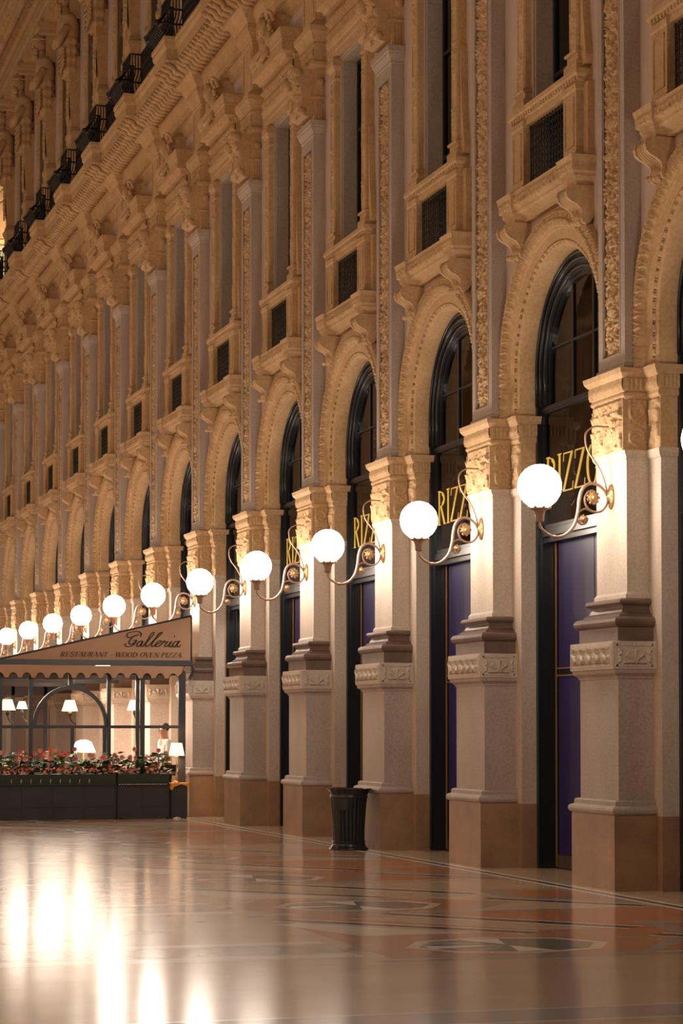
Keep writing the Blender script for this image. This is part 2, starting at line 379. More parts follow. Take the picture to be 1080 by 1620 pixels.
# ------------------------------------------------------------------ facade wall with arch and window openings
AZ, AR = 5.83, 1.60     # arch centre height and radius hidden under the archivolt
XW = 9.47
mb = MB()
def face(pts, mi=0): mb.add(pts, [tuple(range(len(pts)))], mi)
for j in BAYS:
    yb = YC + (j - .5) * S; y0, y1 = yb - S / 2, yb + S / 2; zt = 7.7
    pa = [(yb + AR * math.cos(PI * i / 20), AZ + AR * math.sin(PI * i / 20)) for i in range(21)]
    # left and right spandrels
    for i in range(20):
        (ya, za), (yc_, zc_) = pa[i], pa[i + 1]
        face([(XW, ya, za), (XW, yc_, zc_), (XW, yc_, zt), (XW, ya, zt)])
    for a, b_ in ((yb + AR, y1), (y0, yb - AR)):
        face([(XW, a, 5.3), (XW, b_, 5.3), (XW, b_, zt), (XW, a, zt)])
    # strip under the tall window, sides, top
    for a, b_, c_, d_ in ((y0, y1, 7.7, 7.95), (y0, yb - .60, 7.95, 11.8), (yb + .60, y1, 7.95, 11.8), (y0, y1, 11.8, 14.2)):
        face([(XW, a, c_), (XW, b_, c_), (XW, b_, d_), (XW, a, d_)])
    # window reveals
    for y_ in (yb - .60, yb + .60): face([(XW, y_, 7.95), (9.75, y_, 7.95), (9.75, y_, 11.8), (XW, y_, 11.8)])
    face([(XW, yb - .6, 11.8), (9.75, yb - .6, 11.8), (9.75, yb + .6, 11.8), (XW, yb + .6, 11.8)])
mb.box(9.72, 9.85, YC - 1.5 * S, YC + 12.1 * S, 14.6, 24)      # attic wall behind the ledge
mb.box(XW, 9.80, YC - 1.5 * S, YC + 12.4 * S, 14.0, 14.5)
single('wall_right', mb, 'pink', (0, 0, 0), kind='structure')
# the rooms behind the facade: dark shells (back wall, floor slabs) that stop the light
mb = MB(); mb.box(11.4, 11.6, YC - 1.6 * S, YC + 12.6 * S, 0, 14.2); mb.box(9.75, 11.4, YC - 1.6 * S, YC + 12.6 * S, 7.62, 7.72); mb.box(9.85, 11.4, YC - 1.6 * S, YC + 12.6 * S, 12.0, 12.1)
for k in range(K0, K1 + 1): mb.box(9.74, 11.4, YC + k * S - .62, YC + k * S + .62, 0, 12)
single('wall_inner', mb, 'room', (0, 0, 0), kind='structure')

# ------------------------------------------------------------------ great cornice (bay lengths) with its acanthus cyma
prof_bay = [(XW, 13.28), (9.41, 13.32), (9.41, 13.42), (9.36, 13.5), (9.34, 13.62), (9.34, 13.72), (9.27, 13.86), (9.25, 13.96)]
prof_top = [(8.775, 14.16), (8.80, 14.19), (8.785, 14.20), (8.785, 14.37), (8.765, 14.40), (8.75, 14.44), (8.745, 14.52), (8.73, 14.53), (8.73, 14.585), (9.75, 14.60)]
def cyma_grid(xa, za, xb, zb, y0, y1, dep, per, ph=0.0, ny=0):
    ny = ny or int((y1 - y0) / 0.022); nt = 26
    Y, T = np.meshgrid(np.linspace(y0, y1, ny), np.linspace(0, 1, nt), indexing='ij')
    bx_ = xa + (xb - xa) * T - 0.045 * np.sin(2 * PI * T); bz = za + (zb - za) * T + 0.02 * np.sin(2 * PI * T)
    q = (Y - ph) / per + 0.16 * np.sin(2 * PI * T); c_ = q % 1
    wv = 1 - np.exp(-((c_ - .5) / .13) ** 2); rib = .75 + .25 * np.cos((c_ * 3 + T * 2.2) * 2 * PI)
    H = wv * rib * (.8 + .2 * np.sin(T * 9)) * sst(0, .06, T) * sst(0, .06, 1 - T) * sst(0, .04, Y - y0) * sst(0, .04, y1 - Y)
    return np.stack([bx_ - dep * .45 * H, Y, bz - dep * .9 * H], -1)
def cyma_ribs(b, xa, za, xb, zb, y0, y1, step=.2):
    n_ = max(1, int((y1 - y0 - .1) / step)); st_ = (y1 - y0) / n_
    for i in range(n_):
        yc_ = y0 + st_ * (i + .5); P = []
        for q in range(11):
            T = q / 10; P.append((xa + (xb - xa) * T - .045 * math.sin(2 * PI * T) - .035, yc_ + .055 * math.sin(2 * PI * T), za + (zb - za) * T + .02 * math.sin(2 * PI * T) - .045))
        b.tube(P, [.02, .045, .06, .06, .05, .045, .045, .05, .055, .05, .025], 7)
        b.ball((P[9][0] - .02, yc_ - .05, P[9][2] - .01), .04, 7, 5)
def dentils(m_, x, y0, y1, z0, z1, w, gap, d, mi=0):
    n_ = int((y1 - y0) / (w + gap)); st = (y1 - y0) / n_
    for i in range(n_):
        a = y0 + i * st + gap / 2; m_.box(x - d, x, a, a + w, z0, z1, mi)
def eggs(m_, x, y0, y1, z0, z1, d, per, mi=0, res=0.012):
    Y, T = np.meshgrid(np.linspace(y0, y1, max(6, int((y1 - y0) / res))), np.linspace(0, 1, 9), indexing='ij')
    c_ = ((Y - y0) / per) % 1 - .5; H = np.exp(-((np.hypot(c_ * 1.0, (T - .45) * .8)) / .26) ** 4) + .7 * np.exp(-((np.abs(c_) - .47) / .05) ** 2) * (T > .15)
    m_.grid(np.stack([x - d * H * sst(0, .12, T) * sst(0, .12, 1 - T), Y, z0 + (z1 - z0) * T], -1), mi)
BL = 0.56   # half width of the ressaut above each pilaster
# ------------------------------------------------------------------ pilaster prototype (pier k = 0)
def build_pilaster():
    y = YC; t = thing('pilaster', (9.4, y, 0), '', 'pilaster')
    g = 'stone pilasters along the facade'; t['group'] = g
    # backing pier
    b = MB(); b.U([(0.0, 0), (0, .755)], 9.51, .713, 9.74, 0, y); part('backing_plinth', b, 'granite', t)
    b = MB(); b.U([(-.006, .755), (-.006, 4.40), (.012, 4.42), (.025, 4.45), (.03, 4.50), (0, 4.50)], 9.51, .713, 9.74, 0, y); part('backing_pier', b, 'cream', t)
    b = MB(); b.U([(0, 4.50), (0, 5.02), (.03, 5.04), (.04, 5.06), (.03, 5.10), (.05, 5.11), (.05, 5.24), (.065, 5.25), (.10, 5.30), (.11, 5.34)], 9.51, .713, 9.74, 0, y)
    for sg in (-1, 1):
        front_relief(b, 9.508, y + sg * .58, .12, 4.52, 5.02, .05, lambda u, v: h_capital(u, v), .012)
        for i in range(3): pass
    eggs(b, 9.46, y - .76, y + .76, 5.11, 5.24, .02, .045)
    for i in range(5):
        xx = 9.49 + i * .045; b.box(xx, xx + .028, y - .778, y - .76, 5.12, 5.235)
    part('backing_capital', b, 'ochre', t)
    # pedestal
    b = MB(); b.U([(0, 0), (0, .76)], 9.05, .565, 9.52, 0, y); part('plinth', b, 'granite', t)
    b = MB(); b.U([(-.012, .76)] + torus_prof(-.012, .765, .855) + [(-.02, .86), (-.02, .90), (-.04, .915)], 9.05, .565, 9.52, 0, y); part('plinth_moulding', b, 'grey', t)
    b = MB(); b.U([(0.0, .915), (0, 2.15), (.012, 2.155), (.012, 2.165), (.02, 2.18), (.06, 2.21), (.066, 2.245), (.076, 2.25)], 9.126, .50, 9.52, 0, y); part('pedestal', b, 'grey', t)
    b = MB(); b.U([(0, 2.25), (0, 2.53), (-.02, 2.535)], 9.04, .566, 9.52, 0, y)
    for (a0, a1, c0, c1) in ((-.53, .53, 2.275, 2.30), (-.53, .53, 2.48, 2.505)): b.box(9.03, 9.04, y + a0, y + a1, c0, c1)
    for sg in (-1, 1): b.box(9.03, 9.04, y + sg * .53 - .012, y + sg * .53 + .012, 2.275, 2.505)
    front_relief(b, 9.036, y, .50, 2.30, 2.48, .05, lambda u, v: h_leafrow(u, v, 5, 1.0, .18), .009)
    side_relief(b, y - .563, 9.28, .19, 2.30, 2.48, .045, lambda u, v: h_palmette(u, v, .18), .009)
    for c0, c1 in ((2.275, 2.295), (2.485, 2.505)): b.box(9.08, 9.48, y - .574, y - .566, c0, c1)
    for x_ in (9.08, 9.465): b.box(x_, x_ + .015, y - .574, y - .566, 2.275, 2.505)
    part('pedestal_frieze', b, 'cream', t, 'pale frieze block with five carved leaf scrolls')
    b = MB(); b.U([(0, 2.53), (0, 2.675), (.0, 2.68)] + torus_prof(-.005, 2.68, 2.79) + [(-.035, 2.795), (-.035, 2.81), (-.08, 2.84), (-.10, 2.88), (-.095, 2.905), (-.075, 2.91)] + torus_prof(-.075, 2.915, 2.975, 5) + [(-.10, 2.98)], 9.12, .506, 9.52, 0, y)
    part('base_moulding', b, 'brown', t)
    b = MB(); b.U([(.022, 2.98), (.022, 3.02), (0, 3.05), (0, 4.40), (.008, 4.405), (.008, 4.42), (.0, 4.43), (.03, 4.47), (.035, 4.50)], 9.275, .393, 9.52, 0, y); part('shaft', b, 'cream', t)
    b = MB(); b.U([(0, 4.50), (0, 5.02), (.02, 5.03), (.045, 5.06), (.04, 5.09), (.03, 5.10), (.055, 5.11), (.055, 5.24), (.07, 5.25), (.10, 5.29), (.11, 5.34), (0, 5.345)], 9.275, .392, 9.52, 0, y)
    front_relief(b, 9.237, y, .378, 4.515, 5.025, .060, lambda u, v: h_capital(u, v, .6), .0095)
    for a0 in (-.392, .376): b.box(9.236, 9.28, y + a0, y + a0 + .016, 4.50, 5.03)
    for c0 in (4.50, 5.02): b.box(9.236, 9.28, y - .39, y + .39, c0, c0 + .018)
    side_relief(b, y - .39, 9.395, .11, 4.51, 5.03, .045, lambda u, v: np.maximum(spiral(u, v % .26, 0, .13, .12), leafy(u, v, 18) * .5), .010)
    eggs(b, 9.215, y - .44, y + .44, 5.11, 5.24, .02, .04); eggs(b, 9.24, y - .43, y + .43, 5.04, 5.10, .02, .06)
    for i in range(5): b.box(9.24 + i * .05, 9.27 + i * .05, y - .462, y - .445, 5.12, 5.235)
    part('capital', b, 'ochre', t, 'golden acanthus capital')
    # upper order
    b = MB(); xf = 9.285; w = .345; b.U([(.02, 5.345), (.02, 5.40), (0, 5.42), (0, 5.52)], xf, w, 9.48, 0, y)
    for a0, a1 in ((-w, -.235), (.235, w)): b.box(xf, 9.48, y + a0, y + a1, 5.52, 10.62)
    for a0 in (-.235, .22): b.box(xf - .008, xf + .02, y + a0, y + a0 + .015, 5.52, 10.62)
    b.box(xf + .085, 9.48, y - .235, y + .235, 5.52, 10.62)
    b.U([(0, 10.62), (0, 10.80), (.012, 10.81), (.012, 10.84), (.02, 10.86), (.05, 10.92), (.055, 10.95), (.065, 10.96), (.07, 11.04)], xf, w, 9.48, 0, y)
    b.box(xf - .008, xf, y - .235, y + .235, 5.52, 5.535)
    us = part('upper_shaft', b, 'grey', t)
    b = MB(); front_relief(b, xf + .045, y, .215, 5.54, 10.60, .065, h_candelabra, .010); part('carved_panel', b, 'ochre', t, 'tall panel of carved candelabra foliage', us)
    # console capital above
    b = MB(); b.U([(0, 11.04), (0, 11.945)], 9.30, .32, 9.48, 0, y)
    for i in range(4): b.box(9.315 + i * .042, 9.34 + i * .042, y - .332, y - .32, 11.06, 11.38)
    b.U([(.03, 11.38), (.035, 11.42), (0, 11.44)], 9.30, .32, 9.48, 0, y)
    part('upper_neck', b, 'ochre', t)
    b = MB(); pr_ = [(9.30, 11.90), (9.02, 11.90), (8.99, 11.84), (8.99, 11.74), (9.03, 11.66), (9.09, 11.58), (9.12, 11.46), (9.12, 11.34), (9.09, 11.26), (9.09, 11.19), (9.13, 11.14), (9.20, 11.12), (9.30, 11.12)]
    b.ext(pr_, y - .27, y + .27, 0, True, True)
    fr = pr_[1:11]; ll = [0]
    for i in range(1, len(fr)): ll.append(ll[-1] + math.hypot(fr[i][0] - fr[i - 1][0], fr[i][1] - fr[i - 1][1]))
    T_ = np.linspace(0, ll[-1], 80); fx = np.interp(T_, ll, [p[0] for p in fr]); fz = np.interp(T_, ll, [p[1] for p in fr])
    U_, V_ = np.meshgrid(np.linspace(-.27, .27, 46), T_); H = h_capital(U_ * .9, .56 * (1 - V_ / ll[-1])); X_ = np.repeat(fx[:, None], 46, 1); Z_ = np.repeat(fz[:, None], 46, 1)
    H = H * sst(0, .02, .27 - np.abs(U_)) * sst(0, .03, V_) * sst(0, .03, ll[-1] - V_); b.grid(np.stack([X_ - .09 * H, y + U_, Z_], -1))
    b.ball((8.96, y, 11.66), .085, 12, 9, 0, (1, 1, 1.25)); b.ball((8.90, y, 11.63), .03, 8, 6)
    for sg in (-1, 1):
        b.lathe([(.015, -.02), (.075, -.02), (.08, 0), (.06, .02), (.015, .03)], (9.045, y + sg * .275, 11.80), 'y', 18); b.lathe([(.01, -.02), (.05, -.018), (.05, .018), (.01, .02)], (9.13, y + sg * .275, 11.20), 'y', 14)
        for i in range(7): b.ball((9.0 + .03 * i, y + sg * (.20 - .02 * i), 11.80 - .085 * i), .05, 8, 6, 0, (.8, 1, 1.3))
    b.lathe([(.02, -.03), (.06, -.02), (.06, .02), (.02, .03)], (9.40, y - .33, 11.66), 'y', 14)
    part('scroll_console', b, 'ochre', t, 'scrolled acanthus console')
    b = MB(); b.U([(.03, 11.86), (.05, 11.90), (.05, 11.945), (0, 11.95), (0, 12.20), (.015, 12.21), (.015, 12.25), (.0, 12.26), (.02, 12.29), (.05, 12.36), (.085, 12.42), (.09, 12.50), (.03, 12.57), (.0, 12.60)], 9.275, .385, 9.48, 0, y)
    eggs(b, 9.275, y - .37, y + .37, 12.02, 12.18, .025, .09); dentils(b, 9.262, y - .37, y + .37, 12.21, 12.25, .03, .02, .012)
    part('entablature_block', b, 'ochre', t)
    b = MB(); b.U([(0, 12.60), (0, 13.42), (.02, 13.44), (.02, 13.48), (.04, 13.50), (.05, 13.53), (.10, 13.60), (.12, 13.66), (.12, 13.74), (.17, 13.80), (.20, 13.87), (.25, 13.93), (.30, 13.97)], 9.305, .34, 9.48, 0, y)
    for sg in (-1, 1): b.box(9.29, 9.305, y + sg * .27 - .02, y + sg * .27 + .02, 12.68, 13.36)
    part('attic_pier', b, 'ochre', t)
    # ressaut of the great cornice
    b = MB(); w = .44
    P = cyma_grid(9.0, 13.97, 8.60, 14.165, y - BL + .02, y + BL - .02, .03, .36, y); b.grid(P); cyma_ribs(b, 9.0, 13.97, 8.60, 14.165, y - BL + .02, y + BL - .02)
    b.add([(9.25, y - BL, 13.97), (9.0, y - BL + .02, 13.97), (8.60, y - BL + .02, 14.165), (8.76, y - BL, 14.165)], [(0, 1, 2, 3)])
    b.add([(9.25, y + BL, 13.97), (9.0, y + BL - .02, 13.97), (8.60, y + BL - .02, 14.165), (8.76, y + BL, 14.165)], [(0, 1, 2, 3)])
    b.U([(-.02, 14.165), (0, 14.17), (0, 14.37), (.02, 14.40), (.035, 14.44), (.04, 14.52), (.055, 14.53), (.055, 14.585), (.055, 14.60)], 8.585, BL - .03, 9.3, 0, y)
    dentils(b, 8.56, y - BL + .04, y + BL - .04, 14.45, 14.50, .035, .03, .015)
    b.box(9.0, 9.32, y - BL + .02, y + BL - .02, 13.955, 13.975)
    part('cornice_break', b, 'ochre', t)
    return t
pil = build_pilaster()
PIL_LABEL = ['stone pilaster nearest the camera, the whole of its pedestal in view at the right edge', 'stone pilaster with the second lamp from the right, beyond the nearest shopfront', 'stone pilaster whose plinth stands just behind the black litter bin', 'fourth stone pilaster back, just beyond the black litter bin', 'stone pilaster two piers short of the restaurant awning', 'stone pilaster touching the right end of the tan awning']
def plabel(k, what):
    if k == -1: return what + ' just outside the right edge of the photo, lamp globe half in view'
    return {0: 'nearest one, beside the first purple shopfront', 1: 'second nearest, beyond the first purple shopfront', 2: 'third nearest, next to the black litter bin', 3: 'fourth nearest, left of the black litter bin', 4: 'fifth nearest, last one clear of the restaurant', 5: 'sixth nearest, at the corner of the restaurant'}.get(k, None) and what + ', ' + {0: 'nearest one, beside the first purple shopfront', 1: 'second nearest, beyond the first purple shopfront', 2: 'third nearest, next to the black litter bin', 3: 'fourth nearest, left of the black litter bin', 4: 'fifth nearest, last clear of the restaurant', 5: 'sixth nearest, at the corner of the restaurant'}[k] or what + ', the ' + ORD[k] + ' nearest, above the restaurant roof'
pil['label'] = plabel(0, 'carved stone pilaster')
for k in range(K0, K1 + 1):
    if k: copy_tree(pil, k * S, plabel(k, 'carved stone pilaster'))

# ------------------------------------------------------------------ wall lamps
def catmull(P, n=8):
    P = [Vector(p) for p in P]; P = [2 * P[0] - P[1]] + P + [2 * P[-1] - P[-2]]; o = []
    for i in range(1, len(P) - 2):
        a, b, c, d = P[i - 1:i + 3]
        for s_ in range(n):
            t = s_ / n; o.append(.5 * ((2 * b) + (c - a) * t + (2 * a - 5 * b + 4 * c - d) * t * t + (3 * b - a - 3 * c + d) * t ** 3))
    o.append(P[-2]); return o
def curl(cx, cz, r0, r1, a0, a1, n=26): return [(cx + (r0 + (r1 - r0) * i / n) * math.cos(R(a0 + (a1 - a0) * i / n)), YC, cz + (r0 + (r1 - r0) * i / n) * math.sin(R(a0 + (a1 - a0) * i / n))) for i in range(n + 1)]
def build_lamp():
    y = YC; t = thing('wall_lamp', (9.27, y, 4.07), '', 'lamp', 'globe wall lamps on the pilasters')
    gx, gz = 8.475, 4.145
    b = MB(); b.ball((gx, y, gz), .228, 28, 16); part('globe', b, 'globe', t, 'lit white glass globe')
    b = MB(); b.lathe([(.035, -.37), (.045, -.36), (.05, -.30), (.06, -.26), (.075, -.245), (.11, -.235), (.112, -.225), (.10, -.215)], (gx, y, gz), 'z', 20)
    for i in range(8):
        a = 2 * PI * i / 8; b.ball((gx + .115 * math.cos(a), y + .115 * math.sin(a), gz - .215), .016, 8, 6)
    part('globe_cup', b, 'copper', t)
    b = MB(); pts = catmull([(gx, y, gz - .36), (gx + .01, y, 3.72), (8.56, y, 3.655), (8.66, y, 3.625), (8.77, y, 3.66), (8.86, y, 3.76), (8.90, y, 3.90), (8.915, y, 4.02), (8.95, y, 4.13), (9.03, y, 4.19), (9.12, y, 4.18), (9.19, y, 4.13), (9.225, y, 4.07)])
    b.tube(pts, [.012 + .007 * math.sin(PI * i / (len(pts) - 1)) for i in range(len(pts))], 10); b.ball((8.64, y, 3.628), .022, 12, 8, 0, (1.6, 1, .9))
    b.tube(catmull([(9.235, y, 4.07), (9.225, y, 3.98), (9.16, y, 3.905), (9.07, y, 3.90), (9.0, y, 3.945), (8.975, y, 4.03), (9.01, y, 4.10), (9.07, y, 4.12)]), .012, 8)
    b.tube(catmull([(9.06, y, 3.895), (8.98, y, 3.925), (8.91, y, 3.89), (8.89, y, 3.82), (8.93, y, 3.765), (8.985, y, 3.775), (9.005, y, 3.82), (8.98, y, 3.85)]), .010, 8)
    arm = part('bracket_arm', b, 'copper', t)
    b = MB(); b.tube(catmull([(9.235, y, 4.07), (9.20, y, 4.22), (9.13, y, 4.37), (9.02, y, 4.52), (8.985, y, 4.64), (9.0, y, 4.73), (9.08, y, 4.785), (9.2, y, 4.79), (9.27, y, 4.79)]), [.010] * 65, 8); part('stay_rod', b, 'copper', t)
    for c_, r_ in (((9.07, y, 4.045), .06), ((8.955, y, 3.82), .038)):
        b = MB(); b.lathe([(.001, -.02), (r_ * .9, -.018), (r_, 0), (r_ * .9, .018), (.001, .02)], c_, 'y', 16)
        for i in range(9):
            a = 2 * PI * i / 9; b.ball((c_[0] + r_ * 1.0 * math.cos(a), c_[1], c_[2] + r_ * math.sin(a)), r_ * .30, 8, 6)
        for sg in (-1, 1): b.ball((c_[0], c_[1] + sg * .03, c_[2]), r_ * .45, 10, 6)
        part('rosette', b, 'ornate', t, None, arm)
    b = MB(); b.lathe([(.001, -.05), (.03, -.045), (.035, -.03), (.06, -.025), (.085, -.012), (.09, 0)], (9.272, y, 4.06), 'x', 22, sx=.9, sy=1.5)
    for i in range(8):
        a = 2 * PI * i / 8; b.ball((9.255, y + .06 * math.cos(a), 4.06 + .10 * math.sin(a)), .012, 8, 6)
    part('wall_plate', b, 'ornate', t)
    return t
lm = build_lamp(); lm['label'] = plabel(0, 'lit globe lamp on pilaster')
for k in range(K0, K1 + 1):
    if k: copy_tree(lm, k * S, plabel(k, 'lit globe lamp on pilaster').replace(' of the photo, lamp globe half in view', ', half its globe in view'))
# ------------------------------------------------------------------ archivolts, one per bay
def blabel(j, what):
    near = {0: 'cut by the right edge of the photo', 1: 'first full bay from the right', 2: 'second full bay from the right', 3: 'third full bay from the right', 4: 'fourth full bay from the right', 5: 'fifth full bay, next to the restaurant'}
    return what + ', ' + near.get(j, 'in the %s bay from the right, above the restaurant' % ORD[j - 1])
yb = YB
def arch_path(n=64, st=10):
    P = []
    for i in range(st): P.append((1.0, 0.0, 5.34 + (AZ - 5.34) * i / st, (AZ - 5.34) * i / st))
    for i in range(n + 1): P.append((math.cos(PI * i / n), math.sin(PI * i / n), None, (AZ - 5.34) + 1.5 * PI * i / n))
    for i in range(1, st + 1): P.append((-1.0, 0.0, AZ - (AZ - 5.34) * i / st, (AZ - 5.34) + 1.5 * PI + (AZ - 5.34) * i / st))
    return P
def sweep_arch(b, prof, mi=0, n=64, disp=None, st=10, smooth=True):
    """prof [(r,x)] ; disp(s, q) -> displacement towards the gallery"""
    rs = []
    for cx, cz, z0, s_ in arch_path(n, st):
        ring = []
        for q, (r, x) in enumerate(prof):
            yy = yb + cx * r; zz = (AZ + cz * r) if z0 is None else z0
            d = disp(s_, q) if disp else 0
            ring.append((x - d, yy, zz))
        rs.append(ring)
    b.rings(rs, mi=mi, smooth=smooth)
def build_archivolt():
    t = thing('archivolt', (9.47, yb, 5.34), blabel(1, 'carved ochre stone arch surround'), 'arch', 'carved arch surrounds')
    b = MB(); sweep_arch(b, [(1.255, 9.80), (1.255, 9.70), (1.265, 9.50)], smooth=True); sweep_arch(b, [(1.265, 9.50), (1.30, 9.482)], smooth=False)
    part('soffit', b, 'ochre', t, 'plain smooth curved soffit of the arch')
    b = MB(); sweep_arch(b, [(1.345, 9.475), (1.345, 9.462), (1.455, 9.452), (1.465, 9.425), (1.475, 9.425)], smooth=False)
    sweep_arch(b, [(1.575, 9.385), (1.585, 9.372), (1.60, 9.37), (1.625, 9.375)], n=240, st=28, smooth=False, disp=lambda s_, q: -.03 if (s_ / .13) % 1 > .82 and q == 2 else 0)
    part('fascia', b, 'ochre', t)
    b = MB(); q_ = [(1.30 + .0075 * i, 9.482 - .018 * math.sin(PI * i / 6)) for i in range(7)]
    sweep_arch(b, q_, n=330, st=36, disp=lambda s_, q: (-.045 if (s_ / .12) % 1 > .58 and (s_ / .025) % 1 > .4 else .008) * (0 < q < 6)); part('bead_row', b, 'ochre', t)
    b = MB(); q_ = [(1.475 + .1 * i / 12, 9.425 - .04 * i / 12 - .012 * math.sin(PI * i / 12)) for i in range(13)]
    def dl(s_, q):
        T = q / 12; c_ = (s_ / .125) % 1 - .5
        v = math.exp(-((abs(c_) - .28 * T - .08) / .09) ** 2) + .8 * math.exp(-((math.hypot(c_, (T - .75) * .7)) / .12) ** 2)
        return .05 * min(1, v) * min(1, T * 6) * min(1, (1 - T) * 6)
    sweep_arch(b, q_, n=380, st=44, disp=dl); part('leaf_moulding', b, 'ochre', t, 'ring of carved leaves')
    b = MB(); q_ = [(1.625, 9.375), (1.645, 9.372), (1.665, 9.385), (1.675, 9.41), (1.678, 9.47)]
    rs = []
    for cx, cz, z0, s_ in arch_path(300, 30):
        k = 1 + (.004 if (s_ / .05) % 1 < .5 else -.006)
        rs.append([(x, yb + cx * r * k, (AZ + cz * r * k) if z0 is None else z0) for r, x in q_])
    b.rings(rs, smooth=False); part('ribbed_rim', b, 'ochre', t)
    return t
av = build_archivolt()
for j in BAYS:
    if j != 1: copy_tree(av, (j - 1) * S, blabel(j, 'carved ochre stone arch surround'))

# ------------------------------------------------------------------ balcony with console brackets
def scroll_prof(x0, z0, sx, sz):
    raw = [(0, 1), (-.78, 1), (-.95, .93), (-1.0, .80), (-.95, .66), (-.80, .56), (-.62, .50), (-.46, .40), (-.42, .28), (-.46, .16), (-.40, .04), (-.28, 0), (-.14, .04), (-.06, .14), (0, .2)]
    return [(x0 + a * sx, z0 + c * sz) for a, c in raw]
def build_balcony():
    t = thing('window_balcony', (9.47, yb, 7.5), blabel(1, 'stone window balcony with black grille'), 'balcony', 'stone balconies over the arches')
    b = MB(); b.U([(-.16, 7.56), (-.155, 7.60), (-.06, 7.63), (-.04, 7.66), (-.04, 7.68), (-.01, 7.69), (0, 7.70), (0, 7.83), (.02, 7.87), (-.02, 7.885)], 9.235, 1.10, 9.48, 0, yb)
    for sg in (-1, 1):
        b.U([(-.06, 7.53), (-.05, 7.58), (-.02, 7.62), (0, 7.65), (0, 7.68), (.03, 7.70), (.035, 7.80), (.055, 7.87), (0, 7.89)], 9.225, .17, 9.48, 0, yb + sg * .94)
    dentils(b, 9.235, yb - .78, yb + .78, 7.73, 7.80, .05, .03, .012); front_relief(b, 9.236, yb, .76, 7.70, 7.83, .03, lambda u, v: np.maximum(h_leafrow(u, v, 15, 1.52, .13), leafy(u, v, 20) * .6), .011)
    for sg in (-1, 1): front_relief(b, 9.20, yb + sg * .94, .17, 7.70, 7.80, .02, lambda u, v: leafy(u, v, 22, 4), .011)
    part('sill', b, 'ochre', t)
    for sg in (-1, 1):
        b = MB(); c_ = yb + sg * .94; pr_ = scroll_prof(9.47, 7.13, .33, .42)
        for a0, a1 in ((-.15, -.105), (.105, .15)): b.ext(pr_, c_ + a0, c_ + a1, 0, True, True)
        pr2 = [(9.47 + (x - 9.47) * .90, z + .01 * (z < 7.3)) for x, z in pr_]; b.ext(pr2, c_ - .105, c_ + .105, 0, True, True)
        for a0 in (-.07, -.025, .025, .07): b.tube([(x - .004, c_ + a0, z) for x, z in pr2[2:11]], .016, 6)
        b.ball((9.35, c_, 7.20), .075, 12, 8, 0, (1, 1.3, 1)); b.lathe([(.01, -.13), (.05, -.13), (.05, .13), (.01, .13)], (9.245, c_, 7.44), 'y', 12)
        for i in range(4): b.ball((9.33 - .02 * i, c_ - .06 + .04 * i, 7.16), .035, 8, 6)
        part('console', b, 'ochre', t, 'carved scroll console')
    for sg in (-1, 1):
        b = MB(); c_ = yb + sg * .80; b.U([(.015, 7.885), (.015, 7.94), (0, 7.955), (0, 8.62), (.012, 8.64), (.012, 8.70)], 9.305, .185, 9.47, 0, c_)
        for a0 in (-.13, .115): b.box(9.293, 9.305, c_ + a0, c_ + a0 + .015, 8.02, 8.56)
        for z_ in (8.02, 8.545): b.box(9.293, 9.305, c_ - .13, c_ + .13, z_, z_ + .015)
        b.U([(0, 7.885), (0, 8.70)], 9.39, .10, 9.47, 0, c_ + sg * .21)
        part('pedestal', b, 'ochre', t)
    b = MB(); b.U([(-.03, 8.70), (-.03, 8.72), (0, 8.73), (0, 8.765), (.02, 8.78), (.03, 8.80), (.03, 8.85), (0, 8.855)], 9.305, 1.03, 9.48, 0, yb)
    b.box(9.33, 9.46, yb - .615, yb + .615, 8.64, 8.70); dentils(b, 9.305, yb - 1.0, yb + 1.0, 8.73, 8.77, .04, .035, .022); part('rail', b, 'ochre', t)
    b = MB()
    for i in range(15):
        y_ = yb - .60 + i * 1.2 / 14; b.tube([(9.39, y_, 7.885), (9.39, y_, 8.66)], .007, 5)
    for z_ in (7.93, 8.60): b.box(9.382, 9.398, yb - .61, yb + .61, z_, z_ + .014)
    for r_ in range(8):
        for i in range(14):
            cy_ = yb - .557 + i * 1.2 / 14; cz_ = 7.99 + r_ * .082
            b.tube([(9.388, cy_ + .038 * math.cos(a), cz_ + .038 * math.sin(a)) for a in [2 * PI * k / 10 for k in range(11)]], .0055, 4, 0, False)
    part('grille', b, 'dark', t, 'black wrought iron grille of small rings')
    return t
bal = build_balcony()
for j in BAYS:
    if j != 1: copy_tree(bal, (j - 1) * S, blabel(j, 'stone window balcony with black grille'))

